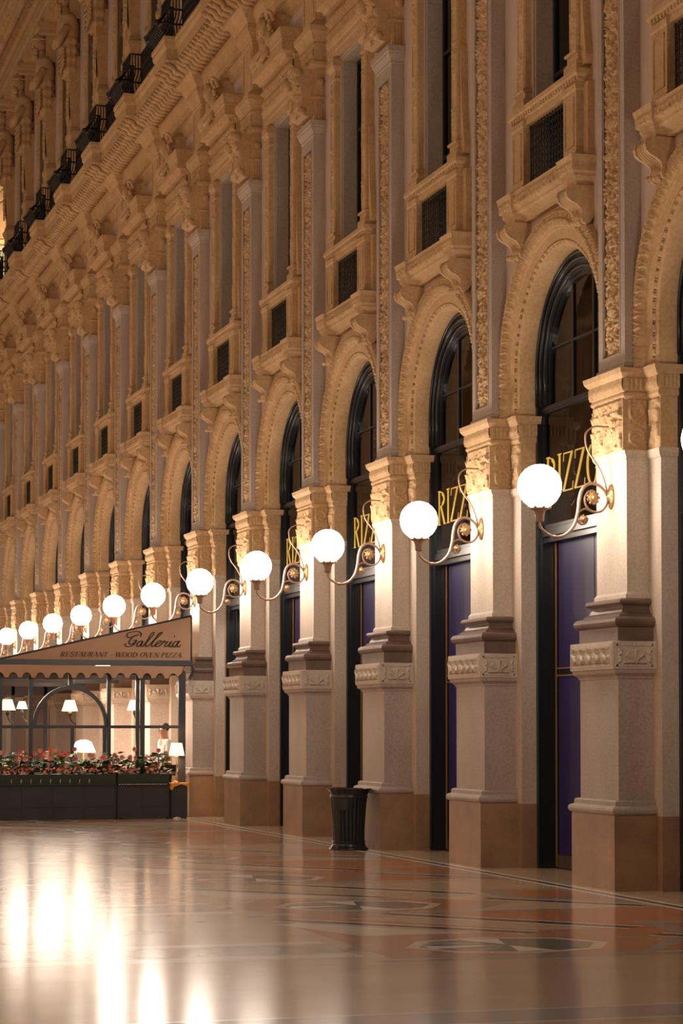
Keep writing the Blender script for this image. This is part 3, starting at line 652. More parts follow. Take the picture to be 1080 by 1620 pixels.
# ------------------------------------------------------------------ tall upper windows with carved jambs and hood
def build_tall():
    t = thing('tall_window', (9.47, yb, 7.95), blabel(1, 'tall upper window in a carved stone frame'), 'window', 'tall windows over the balconies')
    for sg in (-1, 1):
        b = MB(); c_ = yb + sg * .80
        b.U([(.03, 8.855), (.03, 8.95), (.02, 8.97), (.0, 8.98), (0, 9.04)], 9.34, .155, 9.47, 0, c_)
        b.U([(.0, 9.04)] + torus_prof(.0, 9.045, 9.10, 4) + [(-.02, 9.11), (-.02, 11.40), (0, 11.42), (0, 11.45), (-.015, 11.47), (-.015, 11.55), (.01, 11.58), (.035, 11.62), (.035, 11.70), (.02, 11.75)], 9.335, .145, 9.47, 0, c_)
        for z0, z1 in ((9.15, 9.55), (9.9, 10.4), (10.75, 11.35)):
            front_relief(b, 9.353, c_, .085, z0, z1, .03, lambda u, v: np.maximum(h_candelabra(u * 2, v), .9 * np.exp(-((np.hypot(u / .07, (v - .2) / .17) - .8) / .15) ** 2)), .012)
        b.box(9.345, 9.356, c_ - .105, c_ - .095, 9.12, 11.4); b.box(9.345, 9.356, c_ + .095, c_ + .105, 9.12, 11.4)
        jb = part('jamb', b, 'ochre', t, 'narrow carved jamb pilaster')
        # side scroll swelling at the foot of the jamb
        b = MB(); o = c_ + sg * .13; b.ext([(9.40, 8.86), (9.47, 8.86), (9.47, 10.2), (9.42, 10.2)], o, o + sg * .04, 0, True, True)
        Pz = [8.9, 9.0, 9.2, 9.5, 9.9, 10.3]; Po = [.13, .15, .12, .07, .04, .02]
        b.rings([[(9.38, o, z), (9.38, o + sg * w_, z), (9.47, o + sg * w_, z), (9.47, o, z)] for z, w_ in zip(Pz, Po)], closed=True, caps=True)
        part('side_volute', b, 'ochre', t, None, jb)
    b = MB()
    for sg in (-1, 1): b.box(9.43, 9.74, yb + sg * .655 - .055, yb + sg * .655 + .055, 7.9, 11.80); b.box(9.45, 9.74, yb + sg * .585 - .015, yb + sg * .585 + .015, 7.9, 11.74)
    b.box(9.42, 9.74, yb - .71, yb + .71, 11.72, 11.84); b.box(9.44, 9.74, yb - .6, yb + .6, 11.68, 11.72); part('stone_frame', b, 'grey', t, 'plain grey stone reveal')
    b = MB()
    for y_ in (-.55, 0, .55): b.box(9.66, 9.72, yb + y_ - .035, yb + y_ + .035, 7.9, 11.68)
    b.box(9.60, 9.66, yb - .58, yb + .58, 7.9, 8.86)
    for z_ in (7.95, 9.2, 10.6, 11.63): b.box(9.66, 9.72, yb - .57, yb + .57, z_, z_ + .05)
    sa = part('sash', b, 'black', t)
    b = MB(); b.box(9.69, 9.696, yb - .55, yb + .55, 7.95, 11.66); part('pane', b, 'upane', t, None, sa)
    b = MB(); rs = [[(9.80 + .03 * math.sin(i * 1.1), yb - .56 + i * .018, z) for i in range(26)] for z in (7.9, 11.68)]; b.rings(rs, smooth=True); rs = [[(9.80 + .03 * math.sin(i * 1.1), yb + .56 - i * .018, z) for i in range(20)] for z in (7.9, 11.68)]; b.rings(rs, smooth=True); part('curtain', b, 'sheer', t)
    b = MB(); b.U([(0, 11.76), (0, 11.84), (.015, 11.85), (.015, 11.93), (.03, 11.95), (.045, 12.0), (.05, 12.04), (0, 12.06), (0, 12.44), (.03, 12.50)], 9.35, .96, 9.47, 0, yb)
    eggs(b, 9.35, yb - .94, yb + .94, 12.07, 12.22, .07, .095); eggs(b, 9.345, yb - .94, yb + .94, 12.26, 12.42, .075, .12)
    b.box(9.33, 9.36, yb - .96, yb + .96, 12.225, 12.25)
    b.U([(-.10, 12.44), (-.08, 12.50), (0, 12.53), (0, 12.56), (0, 12.70), (.015, 12.71), (.02, 12.76), (.045, 12.84), (.05, 12.89), (-.12, 12.95)], 9.13, .99, 9.47, 0, yb)
    hd = part('hood', b, 'ochre', t, 'projecting lintel with two rows of carved eggs')
    # sculpted crest of the hood
    b = MB(); rg = random.Random(5)
    b.rings([[(9.47, yb - w_, z), (9.47 - d, yb - w_ * .7, z), (9.47 - d, yb + w_ * .7, z), (9.47, yb + w_, z)] for z, w_, d in ((12.62, .10, .14), (12.75, .22, .30), (13.0, .26, .36), (13.2, .22, .34), (13.35, .26, .26), (13.46, .10, .16))], caps=True)
    b.ball((9.10, yb, 13.16), .13, 14, 10, 0, (1, .9, 1.25)); b.ball((9.0, yb, 13.12), .04, 8, 6)
    for sg in (-1, 1):
        b.ball((9.14, yb + sg * .18, 12.96), .12, 10, 8, 0, (.8, 1, 1.4)); b.tube(catmull([(9.12, yb + sg * .1, 13.28), (9.08, yb + sg * .2, 13.38), (9.12, yb + sg * .3, 13.34), (9.18, yb + sg * .3, 13.2)]), .035, 8)
        b.tube(catmull([(9.14, yb + sg * .1, 12.85), (9.08, yb + sg * .2, 12.72), (9.02, yb + sg * .12, 12.62), (9.06, yb + sg * .03, 12.66)]), .045, 8)
    for i in range(46):
        a = rg.uniform(-.33, .33); z = rg.uniform(12.66, 13.44); b.ball((9.14 - .06 * math.cos(a * 4) + rg.uniform(-.03, .05), yb + a * (1 - .6 * abs(z - 13.0)), z), rg.uniform(.025, .06), 7, 5, 0, (.8, 1, rg.uniform(.7, 1.8)))
    part('crest_mask', b, 'ochre', t, 'bearded mask with foliage crowning the hood', hd)
    return t
tw = build_tall()
for j in BAYS:
    if j != 1: copy_tree(tw, (j - 1) * S, blabel(j, 'tall upper window in a carved stone frame'))

# ------------------------------------------------------------------ great cornice, one length per bay
mbt = MB()
def cornice_len(b, ybay):
    y0, y1 = ybay - S / 2 + BL - .02, ybay + S / 2 - BL + .02
    b.ext(prof_bay, y0 - .3, y1 + .3); b.grid(cyma_grid(9.25, 13.97, 8.79, 14.165, y0, y1, .03, .36, ybay)); cyma_ribs(b, 9.25, 13.97, 8.79, 14.165, y0, y1); b.ext(prof_top, y0, y1)
    dentils(b, 8.77, y0, y1, 14.45, 14.50, .035, .03, .015); dentils(b, 9.37, y0 - .1, y1 + .1, 13.52, 13.60, .05, .04, .03)
pc = MB(); cornice_len(pc, YB); cm = pc.mesh('trim_cornice', ['ochre'], (0, YB, 0))
for j in BAYS:
    o = bpy.data.objects.new('trim_%d' % (j + 1), cm); o.location = (0, YC + (j - .5) * S, 0); C.objects.link(o); o['kind'] = 'structure'
# ------------------------------------------------------------------ lettering by strokes
def ribbon(b, pts, w0, w1, T, mi=0):
    """flat stroke in (u,v); T maps (u,v,depth) to world"""
    n = len(pts); L, Rr = [], []
    for i, (x, y) in enumerate(pts):
        a = pts[max(i - 1, 0)]; c_ = pts[min(i + 1, n - 1)]; d = Vector((c_[0] - a[0], c_[1] - a[1])).normalized()
        w = (w0 + (w1 - w0) * i / max(1, n - 1)) if not callable(w0) else w0(d)
        L.append((x - d.y * w / 2, y + d.x * w / 2)); Rr.append((x + d.y * w / 2, y - d.x * w / 2))
    for dd in (0, 1):
        pass
    vs = [T(*p, 0) for p in L] + [T(*p, 0) for p in Rr] + [T(*p, 1) for p in L] + [T(*p, 1) for p in Rr]
    fs = []
    for i in range(n - 1): fs += [(i, i + 1, n + i + 1, n + i), (2 * n + i, 3 * n + i, 3 * n + i + 1, 2 * n + i + 1), (i, 2 * n + i, 2 * n + i + 1, i + 1), (n + i, n + i + 1, 3 * n + i + 1, 3 * n + i)]
    b.add(vs, fs, mi)
def ell(cx, cy, rx, ry, a0, a1, n=16): return [(cx + rx * math.cos(R(a0 + (a1 - a0) * i / n)), cy + ry * math.sin(R(a0 + (a1 - a0) * i / n))) for i in range(n + 1)]
TH, TN = .105, .036
def sf(x, y, w=.22): return ([(x - w / 2, y), (x + w / 2, y)], .035, .035)
GL = {  # strokes: (points, w0, w1), advance
 'R': ([([(.12, 0), (.12, 1)], TH, TH), (ell(.12, .755, .36, .23, 90, -90), TN, TN), (ell(.14, .755, .34, .20, 55, -55), TH, TH), ([(.26, .52), (.52, 0)], TH, TH), sf(.12, 0), sf(.12, 1, .2), sf(.54, 0, .16)], .66),
 'I': ([([(.12, 0), (.12, 1)], TH, TH), sf(.12, 0), sf(.12, 1)], .30),
 'Z': ([([(.50, .98), (.04, .02)], TH, TH), ([(.04, .98), (.55, .98)], TN, TN), ([(.0, .02), (.54, .02)], TN, TN), ([(.05, .98), (.03, .78)], TN, .02), ([(.53, .02), (.56, .22)], TN, .02)], .64),
 'O': ([(ell(.32, .5, .26, .5, 0, 360, 32), lambda d: .03 + .08 * abs(d.y) ** 2, 0)], .70),
 'L': ([([(.12, 0), (.12, 1)], TH, TH), ([(.12, .02), (.52, .02)], TN, TN), ([(.51, .02), (.54, .24)], TN, .02), sf(.12, 1), sf(.1, 0, .2)], .60),
 'E': ([([(.12, 0), (.12, 1)], TH, TH), ([(.12, .02), (.52, .02)], TN, TN), ([(.12, .98), (.50, .98)], TN, TN), ([(.12, .52), (.40, .52)], TN, TN), ([(.51, .02), (.54, .22)], TN, .02), ([(.50, .98), (.50, .8)], TN, .02), ([(.4, .42), (.4, .62)], .02, .02)], .62),
 'S': ([(ell(.28, .74, .2, .24, 20, 250, 14) + ell(.28, .27, .22, .25, 80, -160, 14), lambda d: .05 + .08 * abs(d.x), 0)], .56),
 'T': ([([(.28, 0), (.28, 1)], TH, TH), ([(0, .98), (.56, .98)], TN, TN), ([(.01, .98), (.0, .78)], TN, .02), ([(.55, .98), (.56, .78)], TN, .02), sf(.28, 0)], .62),
 'A': ([([(.02, 0), (.30, 1)], TN, TN), ([(.30, 1), (.58, 0)], TH, TH), ([(.12, .34), (.46, .34)], TN, TN), sf(.03, 0, .16), sf(.58, 0, .2)], .66),
 'U': ([([(.12, 1), (.12, .28)] + ell(.33, .26, .21, .25, 180, 270, 8), TH, TN), (ell(.33, .26, .2, .25, 270, 360, 8) + [(.53, 1)], TN, TN), sf(.12, 1), sf(.53, 1, .16)], .68),
 'N': ([([(.10, 0), (.10, 1)], TN, TN), ([(.08, 1), (.56, 0)], TH, TH), ([(.56, 0), (.56, 1)], TN, TN), sf(.1, 0, .16), sf(.56, 1, .16)], .70),
 'W': ([([(.02, 1), (.24, 0)], TH, TH), ([(.24, 0), (.44, 1)], TN, TN), ([(.40, 1), (.62, 0)], TH, TH), ([(.62, 0), (.84, 1)], TN, TN), sf(.03, 1, .18), sf(.84, 1, .14)], .92),
 'D': ([([(.12, 0), (.12, 1)], TH, TH), (ell(.14, .5, .46, .49, 90, -90, 20), lambda d: .04 + .10 * abs(d.y) ** 2, 0), sf(.1, 0, .14), sf(.1, 1, .14)], .72),
 'V': ([([(.02, 1), (.30, 0)], TH, TH), ([(.30, 0), (.56, 1)], TN, TN), sf(.03, 1, .18), sf(.56, 1, .14)], .62),
 'P': ([([(.12, 0), (.12, 1)], TH, TH), (ell(.12, .74, .38, .24, 90, -90), TN, TN), (ell(.14, .74, .36, .21, 55, -55), TH, TH), sf(.12, 0), sf(.1, 1, .16)], .60),
 '-': ([([(.04, .42), (.32, .42)], .06, .06)], .40), ' ': ([], .30)}
def write(b, text, T, mi=0):
    u = 0
    for ch in text:
        st_, adv = GL[ch]
        for pts, w0, w1 in st_: ribbon(b, [(u + x, y) for x, y in pts], w0, w1, T, mi)
        u += adv
    return u
# ------------------------------------------------------------------ shopfronts
def build_shop(kind, j):
    yb_ = YC + (j - .5) * S
    what = {'book': 'black-framed shopfront with purple panels and gold lettering', 'other': 'black-framed shopfront with pale lit curtain', 'plain': 'dark arched shopfront'}[kind]
    t = thing('shopfront', (9.74, yb_, 0), blabel(j, what), 'shopfront', 'arched shopfronts')
    f = MB()
    for sg in (-1, 1):
        e_ = yb_ + sg * 1.265
        f.box(9.70, 9.80, min(e_, e_ - sg * .07), max(e_, e_ - sg * .07), 0, AZ); f.box(9.745, 10.02, min(e_ - sg * .07, e_ - sg * .11), max(e_ - sg * .07, e_ - sg * .11), 0, AZ)
    def fa(r0, r1, xa, xb, st_z=5.45):
        rs = []
        for i in range(-1, 42):
            a = PI * max(0, min(40, i)) / 40
            z0 = AZ + 0 if 0 <= i <= 40 else None
            c_, s_ = math.cos(a), math.sin(a)
            zb = lambda r: (AZ + r * s_) if 0 <= i <= 40 else st_z
            rs.append([(xa, yb_ + r1 * c_, zb(r1)), (xa, yb_ + r0 * c_, zb(r0)), (xb, yb_ + r0 * c_, zb(r0)), (xb, yb_ + r1 * c_, zb(r1))])
        f.rings(rs, closed=True, caps=True)
    fa(1.20, 1.262, 9.70, 9.76); fa(1.11, 1.21, 9.72, 9.79); fa(1.02, 1.12, 9.745, 9.82); fa(.97, 1.03, 9.77, 9.83)
    for r_, x_ in ((1.155, 9.72), (1.07, 9.745), (1.22, 9.70)):
        pts = [(x_, yb_ + r_, 5.46)] + [(x_, yb_ + r_ * math.cos(PI * i / 30), AZ + r_ * math.sin(PI * i / 30)) for i in range(31)] + [(x_, yb_ - r_, 5.46)]
        f.tube(pts, .02, 8)
    # rails: between door and name panel, below the lunette
    f.box(9.79, 10.0, yb_ - 1.16, yb_ + 1.16, 3.84, 3.905); f.box(9.74, 10.0, yb_ - 1.16, yb_ + 1.16, 3.905, 3.995); f.box(9.75, 9.82, yb_ - 1.16, yb_ + 1.16, 4.0, 4.04); f.box(9.745, 9.82, yb_ - 1.16, yb_ + 1.16, 5.36, 5.44); f.box(9.73, 9.76, yb_ - 1.16, yb_ + 1.16, 5.385, 5.41)
    for sg in (-1, 1): f.box(9.75, 9.82, yb_ + sg * 1.15 - .04, yb_ + sg * 1.15 + .04, 4.0, 5.40)
    f.box(9.78, 9.82, yb_ + .28, yb_ + .33, 5.44, 6.82); f.box(9.78, 9.82, yb_ - .33, yb_ - .28, 5.44, 6.82); f.box(9.775, 9.82, yb_ - .95, yb_ + .95, 6.10, 6.125)
    fr_ = part('frame', f, 'black', t, 'glossy black frame with curved triple moulding')
    b = MB(); rs = [(9.778, yb_ - 1.13, 4.02), (9.778, yb_ + 1.13, 4.02), (9.778, yb_ + 1.13, 5.37), (9.778, yb_ - 1.13, 5.37)]; b.add(rs, [(0, 1, 2, 3)]); b.add([(9.784, p[1], p[2]) for p in rs], [(3, 2, 1, 0)]); np_ = part('name_pane', b, 'pane', t, None, fr_)
    b = MB(); P_ = [(yb_ + .99 * math.cos(PI * i / 24), AZ + .99 * math.sin(PI * i / 24)) for i in range(25)]; P_ = [(yb_ + .99, 5.46)] + P_ + [(yb_ - .99, 5.46)]
    b.add([(9.80, a, c_) for a, c_ in P_], [tuple(range(len(P_)))]); b.add([(9.806, a, c_) for a, c_ in P_], [tuple(range(len(P_)))[::-1]]); part('lunette_pane', b, 'pane', t, None, fr_)
    b = MB(); n_ = 150; rs = [[(10.08 + .045 * math.sin(i * .9) + .02 * math.sin(i * 2.3), yb_ - 1.2 + i * 2.4 / n_, z) for i in range(n_ + 1)] for z in (3.9, 7.2)]; b.rings(rs, smooth=True)
    part('curtain', b, 'curtain' if kind != 'other' else 'sheer', t)
    if kind == 'book':
        b = MB()
        for sg in (-1, 1):
            e_ = yb_ + sg * 1.13; b.box(9.885, 9.90, min(e_, e_ - sg * .03), max(e_, e_ - sg * .03), .02, 3.84); e2 = yb_ + sg * 1.195; b.box(9.79, 9.805, e2 - .012, e2 + .012, 0.02, 5.4)
        b.box(9.895, 9.90, yb_ - 1.10, yb_ + 1.10, 2.26, 2.275); b.box(9.895, 9.90, yb_ - 1.10, yb_ + 1.10, 2.345, 2.36); part('brass_edging', b, 'brass', t)
        b = MB()
        for z0, z1 in ((.16, 2.26), (2.36, 3.84)):
            b.box(9.915, 9.93, yb_ - 1.10, yb_ - .01, z0, z1); b.box(9.915, 9.93, yb_ + .01, yb_ + 1.10, z0, z1)
        part('purple_panel', b, 'purple', t, 'plain dark purple panel')
        b = MB(); b.box(9.91, 9.95, yb_ - 1.11, yb_ + 1.11, 2.275, 2.345); part('middle_rail', b, 'black', t); b = MB(); b.box(9.905, 9.95, yb_ - 1.11, yb_ + 1.11, .01, .16); part('kick_plate', b, 'bronze', t)
        b = MB(); T = lambda u, v, d: (9.768 + .006 * d, yb_ + 1.11 - u * .55, 4.385 + v * .45)
        write(b, 'RIZZOLI', T); part('shop_lettering', b, 'gold', t, 'tall gold serif lettering RIZZOLI')
    else:
        b = MB()
        for sg in (-1, 1): b.box(9.86, 9.96, yb_ + sg * 1.07 - .05, yb_ + sg * 1.07 + .05, 0, 3.84)
        b.box(9.88, 9.95, yb_ - .04, yb_ + .04, 0, 3.84); b.box(9.87, 9.96, yb_ - 1.1, yb_ + 1.1, 0, .25); part('door_frame', b, 'black', t)
        b = MB(); b.box(9.915, 9.921, yb_ - 1.05, yb_ + 1.05, .25, 3.84); part('door_pane', b, 'pane', t)
        b = MB(); n_ = 110; rs = [[(10.12 + .04 * math.sin(i * .8), yb_ - 1.1 + i * 2.2 / n_, z) for i in range(n_ + 1)] for z in (.05, 3.84)]; b.rings(rs, smooth=True); part('door_curtain', b, 'sheer', t)
        if kind == 'other':
            b = MB()
            for sg in (-1, 1): b.box(9.69, 9.72, yb_ + sg * 1.245 - .02, yb_ + sg * 1.245 + .02, 0.01, 5.3)
            part('brass_edging', b, 'brass', t)
    return t
sh = build_shop('book', 1)
for j in (0, 2, 3, 4): copy_tree(sh, (j - 1) * S, blabel(j, 'black-framed shopfront with purple panels and gold lettering'))
build_shop('other', 5)
s2 = build_shop('plain', 6)
for j in range(7, 13): copy_tree(s2, (j - 6) * S, blabel(j, 'dark arched shopfront'))
lamp('shop_window_light', 'AREA', (10.05, YC + 4.5 * S, 3.7), 25, (1, .93, .85), 1.8, (0, 0, 0), .12)
# ------------------------------------------------------------------ iron railing on the ledge
def rlabel(k): return 'black iron balustrade length with a bulging cage, ' + ('above the %s pilaster from the right' % ORD[k])
def build_rail():
    k = 3; y = YC + k * S; t = thing('iron_balustrade', (8.9, y, 14.6), rlabel(k), 'railing', 'iron balustrade along the ledge')
    b = MB(); ya, yz = y + .42, y + S - .42
    for z_, r_ in ((15.46, .028), (14.70, .014), (15.28, .012)): b.tube([(8.92, ya, z_), (8.92, yz, z_)], r_, 6)
    n_ = 30
    for i in range(n_ + 1):
        y_ = ya + (yz - ya) * i / n_; b.tube([(8.92, y_, 14.60), (8.92, y_, 15.45)], .010, 5)
        if i < n_:
            c_ = y_ + (yz - ya) / n_ / 2
            for z_ in (14.80, 14.95, 15.10, 15.37): b.tube([(8.915, c_ + .045 * math.cos(a), z_ + .055 * math.sin(a)) for a in [2 * PI * q / 8 for q in range(9)]], .008, 4, 0, False)
    b.box(8.91, 8.93, ya, yz, 14.60, 14.66); part('balusters', b, 'dark', t)
    b = MB()
    def belly(z): return [(15.47, 8.70), (15.15, 8.66), (15.0, 8.52), (14.86, 8.40), (14.74, 8.42), (14.64, 8.54), (14.60, 8.60)]
    bp = belly(0)
    for i in range(9):
        y_ = y - .40 + .80 * i / 8; b.tube(catmull([(x, y_ + (y_ - y) * .18 * (8.7 - x) / .3, z) for z, x in bp], 3), .012, 5)
    for i in range(4):
        x0 = 8.92 - .06 * i
        for sg in (-1, 1): b.tube(catmull([(x0, y + sg * .40, 15.47), (x0, y + sg * .40, 15.15), (x0 - .03, y + sg * .46, 15.0), (x0 - .08, y + sg * .52, 14.86), (x0 - .05, y + sg * .48, 14.70), (x0, y + sg * .42, 14.60)], 3), .012, 5)
    for z_, xx, ww in ((15.47, 8.69, .41), (15.17, 8.665, .41), (14.86, 8.39, .50), (14.61, 8.58, .42)):
        b.tube([(8.92, y + ww, z_), (xx, y + ww, z_), (xx, y - ww, z_), (8.92, y - ww, z_)], .018, 6)
    for i in range(8):
        y_ = y - .35 + .70 * i / 7
        for z_ in (15.25, 15.37): b.tube([(8.685, y_ + .045 * math.cos(a), z_ + .05 * math.sin(a)) for a in [2 * PI * q / 8 for q in range(9)]], .007, 4, 0, False)
    for z0, z1, x0, x1 in ((14.62, 14.86, 8.56, 8.42), (14.86, 15.02, 8.42, 8.54)):
        rs = [[(x0 + .012, y - .46, z0), (x0 + .012, y + .46, z0)], [(x1 + .012, y - .46, z1), (x1 + .012, y + .46, z1)]]; b.rings(rs)
    b.ball((8.42, y - .5, 14.86), .06, 8, 6); b.ball((8.42, y + .5, 14.86), .06, 8, 6)
    part('bulging_cage', b, 'dark', t); return t
rl = build_rail()
for k in range(4, K1 + 1): copy_tree(rl, (k - 3) * S, rlabel(k))

# ------------------------------------------------------------------ upper storey: herm figures, window frames, cornice
def build_herm():
    k = 6; y = YC + k * S; t = thing('herm_statue', (9.6, y, 14.6), 'bearded stone figure on a tapering pillar, above the %s pilaster from the right' % ORD[k], 'statue', 'stone figures of the upper storey')
    b = MB(); b.U([(.03, 14.6), (.03, 14.8), (0, 14.83), (0, 16.85), (.02, 16.88), (.05, 16.95), (.05, 17.02), (0, 17.04)], 9.48, .30, 9.73, 0, y); b.box(9.46, 9.48, y - .2, y + .2, 15.0, 16.7); part('pedestal', b, 'ochre', t)
    b = MB(); w0 = .19
    b.rings([[(9.73, y - w, z), (9.73 - d, y - w, z), (9.73 - d, y + w, z), (9.73, y + w, z)] for z, w, d in ((17.04, .20, .26), (17.14, .20, .26), (17.18, .15, .22), (19.0, .24, .34))], closed=True, caps=True)
    front_relief(b, 9.44, y, .12, 17.35, 18.6, .05, h_candelabra, .02); part('tapering_pillar', b, 'ochre', t)
    # torso with crossed arms and drapery: displaced loft
    b = MB(); n_, m_ = 34, 70; rs = []
    for i in range(m_ + 1):
        T = i / m_; z = 18.45 + 1.75 * T
        w = np.interp(T, [0, .12, .35, .55, .78, .90, 1], [.20, .27, .29, .30, .36, .34, .15]); d = np.interp(T, [0, .12, .35, .55, .8, .92, 1], [.18, .22, .23, .23, .27, .20, .12]); cx = np.interp(T, [0, .5, .85, 1], [9.50, 9.48, 9.44, 9.40])
        ring = []
        for q in range(n_):
            a = 2 * PI * q / n_; fold = .022 * math.sin(9 * a + 6 * T * math.cos(a * .5) + 5 * T) * (1 if T < .55 else .15) + .02 * math.sin(14 * T * PI + 4 * math.sin(a)) * (T < .6)
            ring.append((cx - (d + fold) * math.cos(a), y + (w + fold) * math.sin(a), z))
        rs.append(ring)
    b.rings(rs, closed=True, caps=True, smooth=True)
    # hanging drapery end, arms, hand
    b.tube(catmull([(9.36, y - .30, 19.72), (9.20, y - .36, 19.45), (9.14, y - .22, 19.28), (9.16, y + .02, 19.32), (9.2, y + .1, 19.38)]), [.11 - .04 * i / 32 for i in range(33)], 10)
    b.tube(catmull([(9.36, y + .30, 19.72), (9.20, y + .36, 19.48), (9.14, y + .22, 19.34), (9.12, y - .02, 19.42), (9.2, y - .1, 19.5)]), [.11 - .04 * i / 32 for i in range(33)], 10)
    for f_ in range(4): b.tube([(9.13, y - .02 + .03 * f_, 19.42), (9.10, y + .0 + .03 * f_, 19.36), (9.14, y + .02 + .03 * f_, 19.31)], .016, 6)
    for q in range(5):
        b.tube(catmull([(9.30, y - .26, 19.2 - q * .10), (9.20, y - .05, 19.0 - q * .13), (9.26, y + .24, 19.15 - q * .08)]), .028, 6)
    part('draped_torso', b, 'ochre', t)
    b = MB(); b.ball((9.28, y, 20.50), .20, 20, 16, 0, (1.0, .82, 1.22))
    b.ball((9.10, y, 20.47), .045, 10, 8, 0, (1, .7, 1.5)); b.ball((9.13, y, 20.56), .10, 12, 8, 0, (.5, 1.1, .25))
    for sg in (-1, 1): b.ball((9.115, y + sg * .065, 20.53), .026, 8, 6); b.ball((9.30, y + sg * .165, 20.48), .05, 8, 6, 0, (.7, .4, 1))
    b.tube([(9.11, y - .05, 20.385), (9.095, y, 20.38), (9.11, y + .05, 20.385)], .013, 6)
    b.tube([(9.30, y, 20.35), (9.42, y, 20.1)], [.11, .14], 12)
    hd = part('head', b, 'ochre', t)
    b = MB(); rg = random.Random(3)
    for i in range(60):
        a = rg.uniform(-1.2, 1.2); z = rg.uniform(20.05, 20.38); r_ = .17 - .25 * (20.35 - z) * .6; b.ball((9.27 - r_ * math.cos(a), y + r_ * .8 * math.sin(a), z), rg.uniform(.03, .05), 7, 5, 0, (1, 1, 1.8))
    for i in range(70):
        a = rg.uniform(0, 2 * PI); e_ = rg.uniform(.35, 1.5); b.ball((9.30 - .21 * math.cos(a) * math.cos(e_), y + .185 * math.sin(a) * math.cos(e_), 20.53 + .22 * math.sin(e_)), rg.uniform(.035, .06), 7, 5)
    b.tube([(9.3 + .2 * math.cos(a), y + .18 * math.sin(a), 20.62) for a in [2 * PI * q / 16 for q in range(17)]], .03, 6)
    part('beard_and_hair', b, 'ochre', t, None, hd)
    b = MB(); b.U([(-.05, 20.72), (0, 20.76), (0, 20.86), (.04, 20.90), (.06, 21.0), (.06, 21.06)], 9.25, .28, 9.73, 0, y); b.box(9.45, 9.73, y - .2, y + .2, 20.0, 20.75); part('abacus', b, 'ochre', t)
    return t
hm = build_herm()
for k in list(range(3, 6)) + list(range(7, 13)): copy_tree(hm, (k - 6) * S, 'bearded stone figure on a tapering pillar, above the %s pilaster from the right' % ORD[k])
def build_attic_window():
    j = 7; y = YC + (j - .5) * S; t = thing('attic_window', (9.72, y, 16.0), 'upper storey window with carved side scrolls, above the %s bay from the right' % ORD[j - 1], 'window', 'windows of the upper storey')
    for sg in (-1, 1):
        b = MB(); c_ = y + sg * .62
        b.rings([[(9.73, c_ - w, z), (9.73 - d, c_ - w * .9, z), (9.73 - d, c_ + w * .9, z), (9.73, c_ + w, z)] for z, w, d in ((16.30, .02, .03), (16.55, .10, .06), (16.9, .16, .09), (17.4, .13, .07), (17.5, .15, .07), (19.6, .15, .07), (19.7, .19, .12), (19.95, .19, .12))], closed=True, caps=True)
        front_relief(b, 9.665, c_, .12, 17.6, 19.5, .04, h_candelabra, .02); front_relief(b, 9.66, c_, .11, 16.6, 17.35, .05, h_capital, .02)
        for q in range(4): b.ball((9.66, c_, 16.42 + q * .16), .05 + .02 * q, 8, 6, 0, (.8, 1, 1.3))
        part('scroll_pendant', b, 'ochre', t)
    b = MB(); b.U([(0, 19.95), (0, 20.05), (.05, 20.1), (.05, 20.25), (.12, 20.35), (.12, 20.42), (0, 20.45)], 9.68, .88, 9.73, 0, y)
    for sg in (-1, 1): b.box(9.67, 9.73, y + sg * .44 - .04, y + sg * .44 + .04, 15.2, 19.95)
    part('surround', b, 'ochre', t); b = MB(); b.box(9.70, 9.725, y - .40, y + .40, 15.2, 19.95); part('pane', b, 'upane', t)
    return t
aw = build_attic_window()
for j in list(range(4, 7)) + list(range(8, 13)): copy_tree(aw, (j - 7) * S, 'upper storey window with carved side scrolls, above the %s bay from the right' % ORD[j - 1])
b = MB(); yA, yZ = YC + 2 * S, YC + 12.12 * S
b.ext([(9.73, 21.05), (9.35, 21.06), (9.33, 21.3), (9.28, 21.36), (9.28, 21.75), (9.2, 21.8), (9.2, 22.1), (9.0, 22.3), (8.75, 22.45), (8.7, 22.5), (8.7, 22.8), (8.6, 22.95), (9.73, 23.0)], yA, yZ, 0, True, True)
eggs(b, 9.28, yA, yZ, 21.38, 21.72, .05, .3, 0, .05); dentils(b, 9.2, yA, yZ, 21.85, 22.05, .12, .1, .08)
b.grid(cyma_grid(9.18, 22.12, 8.76, 22.44, yA, yZ, .2, .5, yA, 600)); eggs(b, 8.7, yA, yZ, 22.52, 22.78, .05, .3, 0, .05); single('trim_20', b, 'ochre', (0, 0, 0), kind='structure')
b = MB(); b.U([(0, 14.6), (0, 14.95), (-.02, 15.0)], 9.62, (yZ - yA) / 2, 9.73, 0, (yA + yZ) / 2); b.U([(0, 16.2), (.02, 16.3)], 9.66, .1, 9.73, 0, yA); single('trim_21', b, 'ochre', (0, 0, 0), kind='structure')

# ------------------------------------------------------------------ far end: lit wall painting and stucco seen past the corner

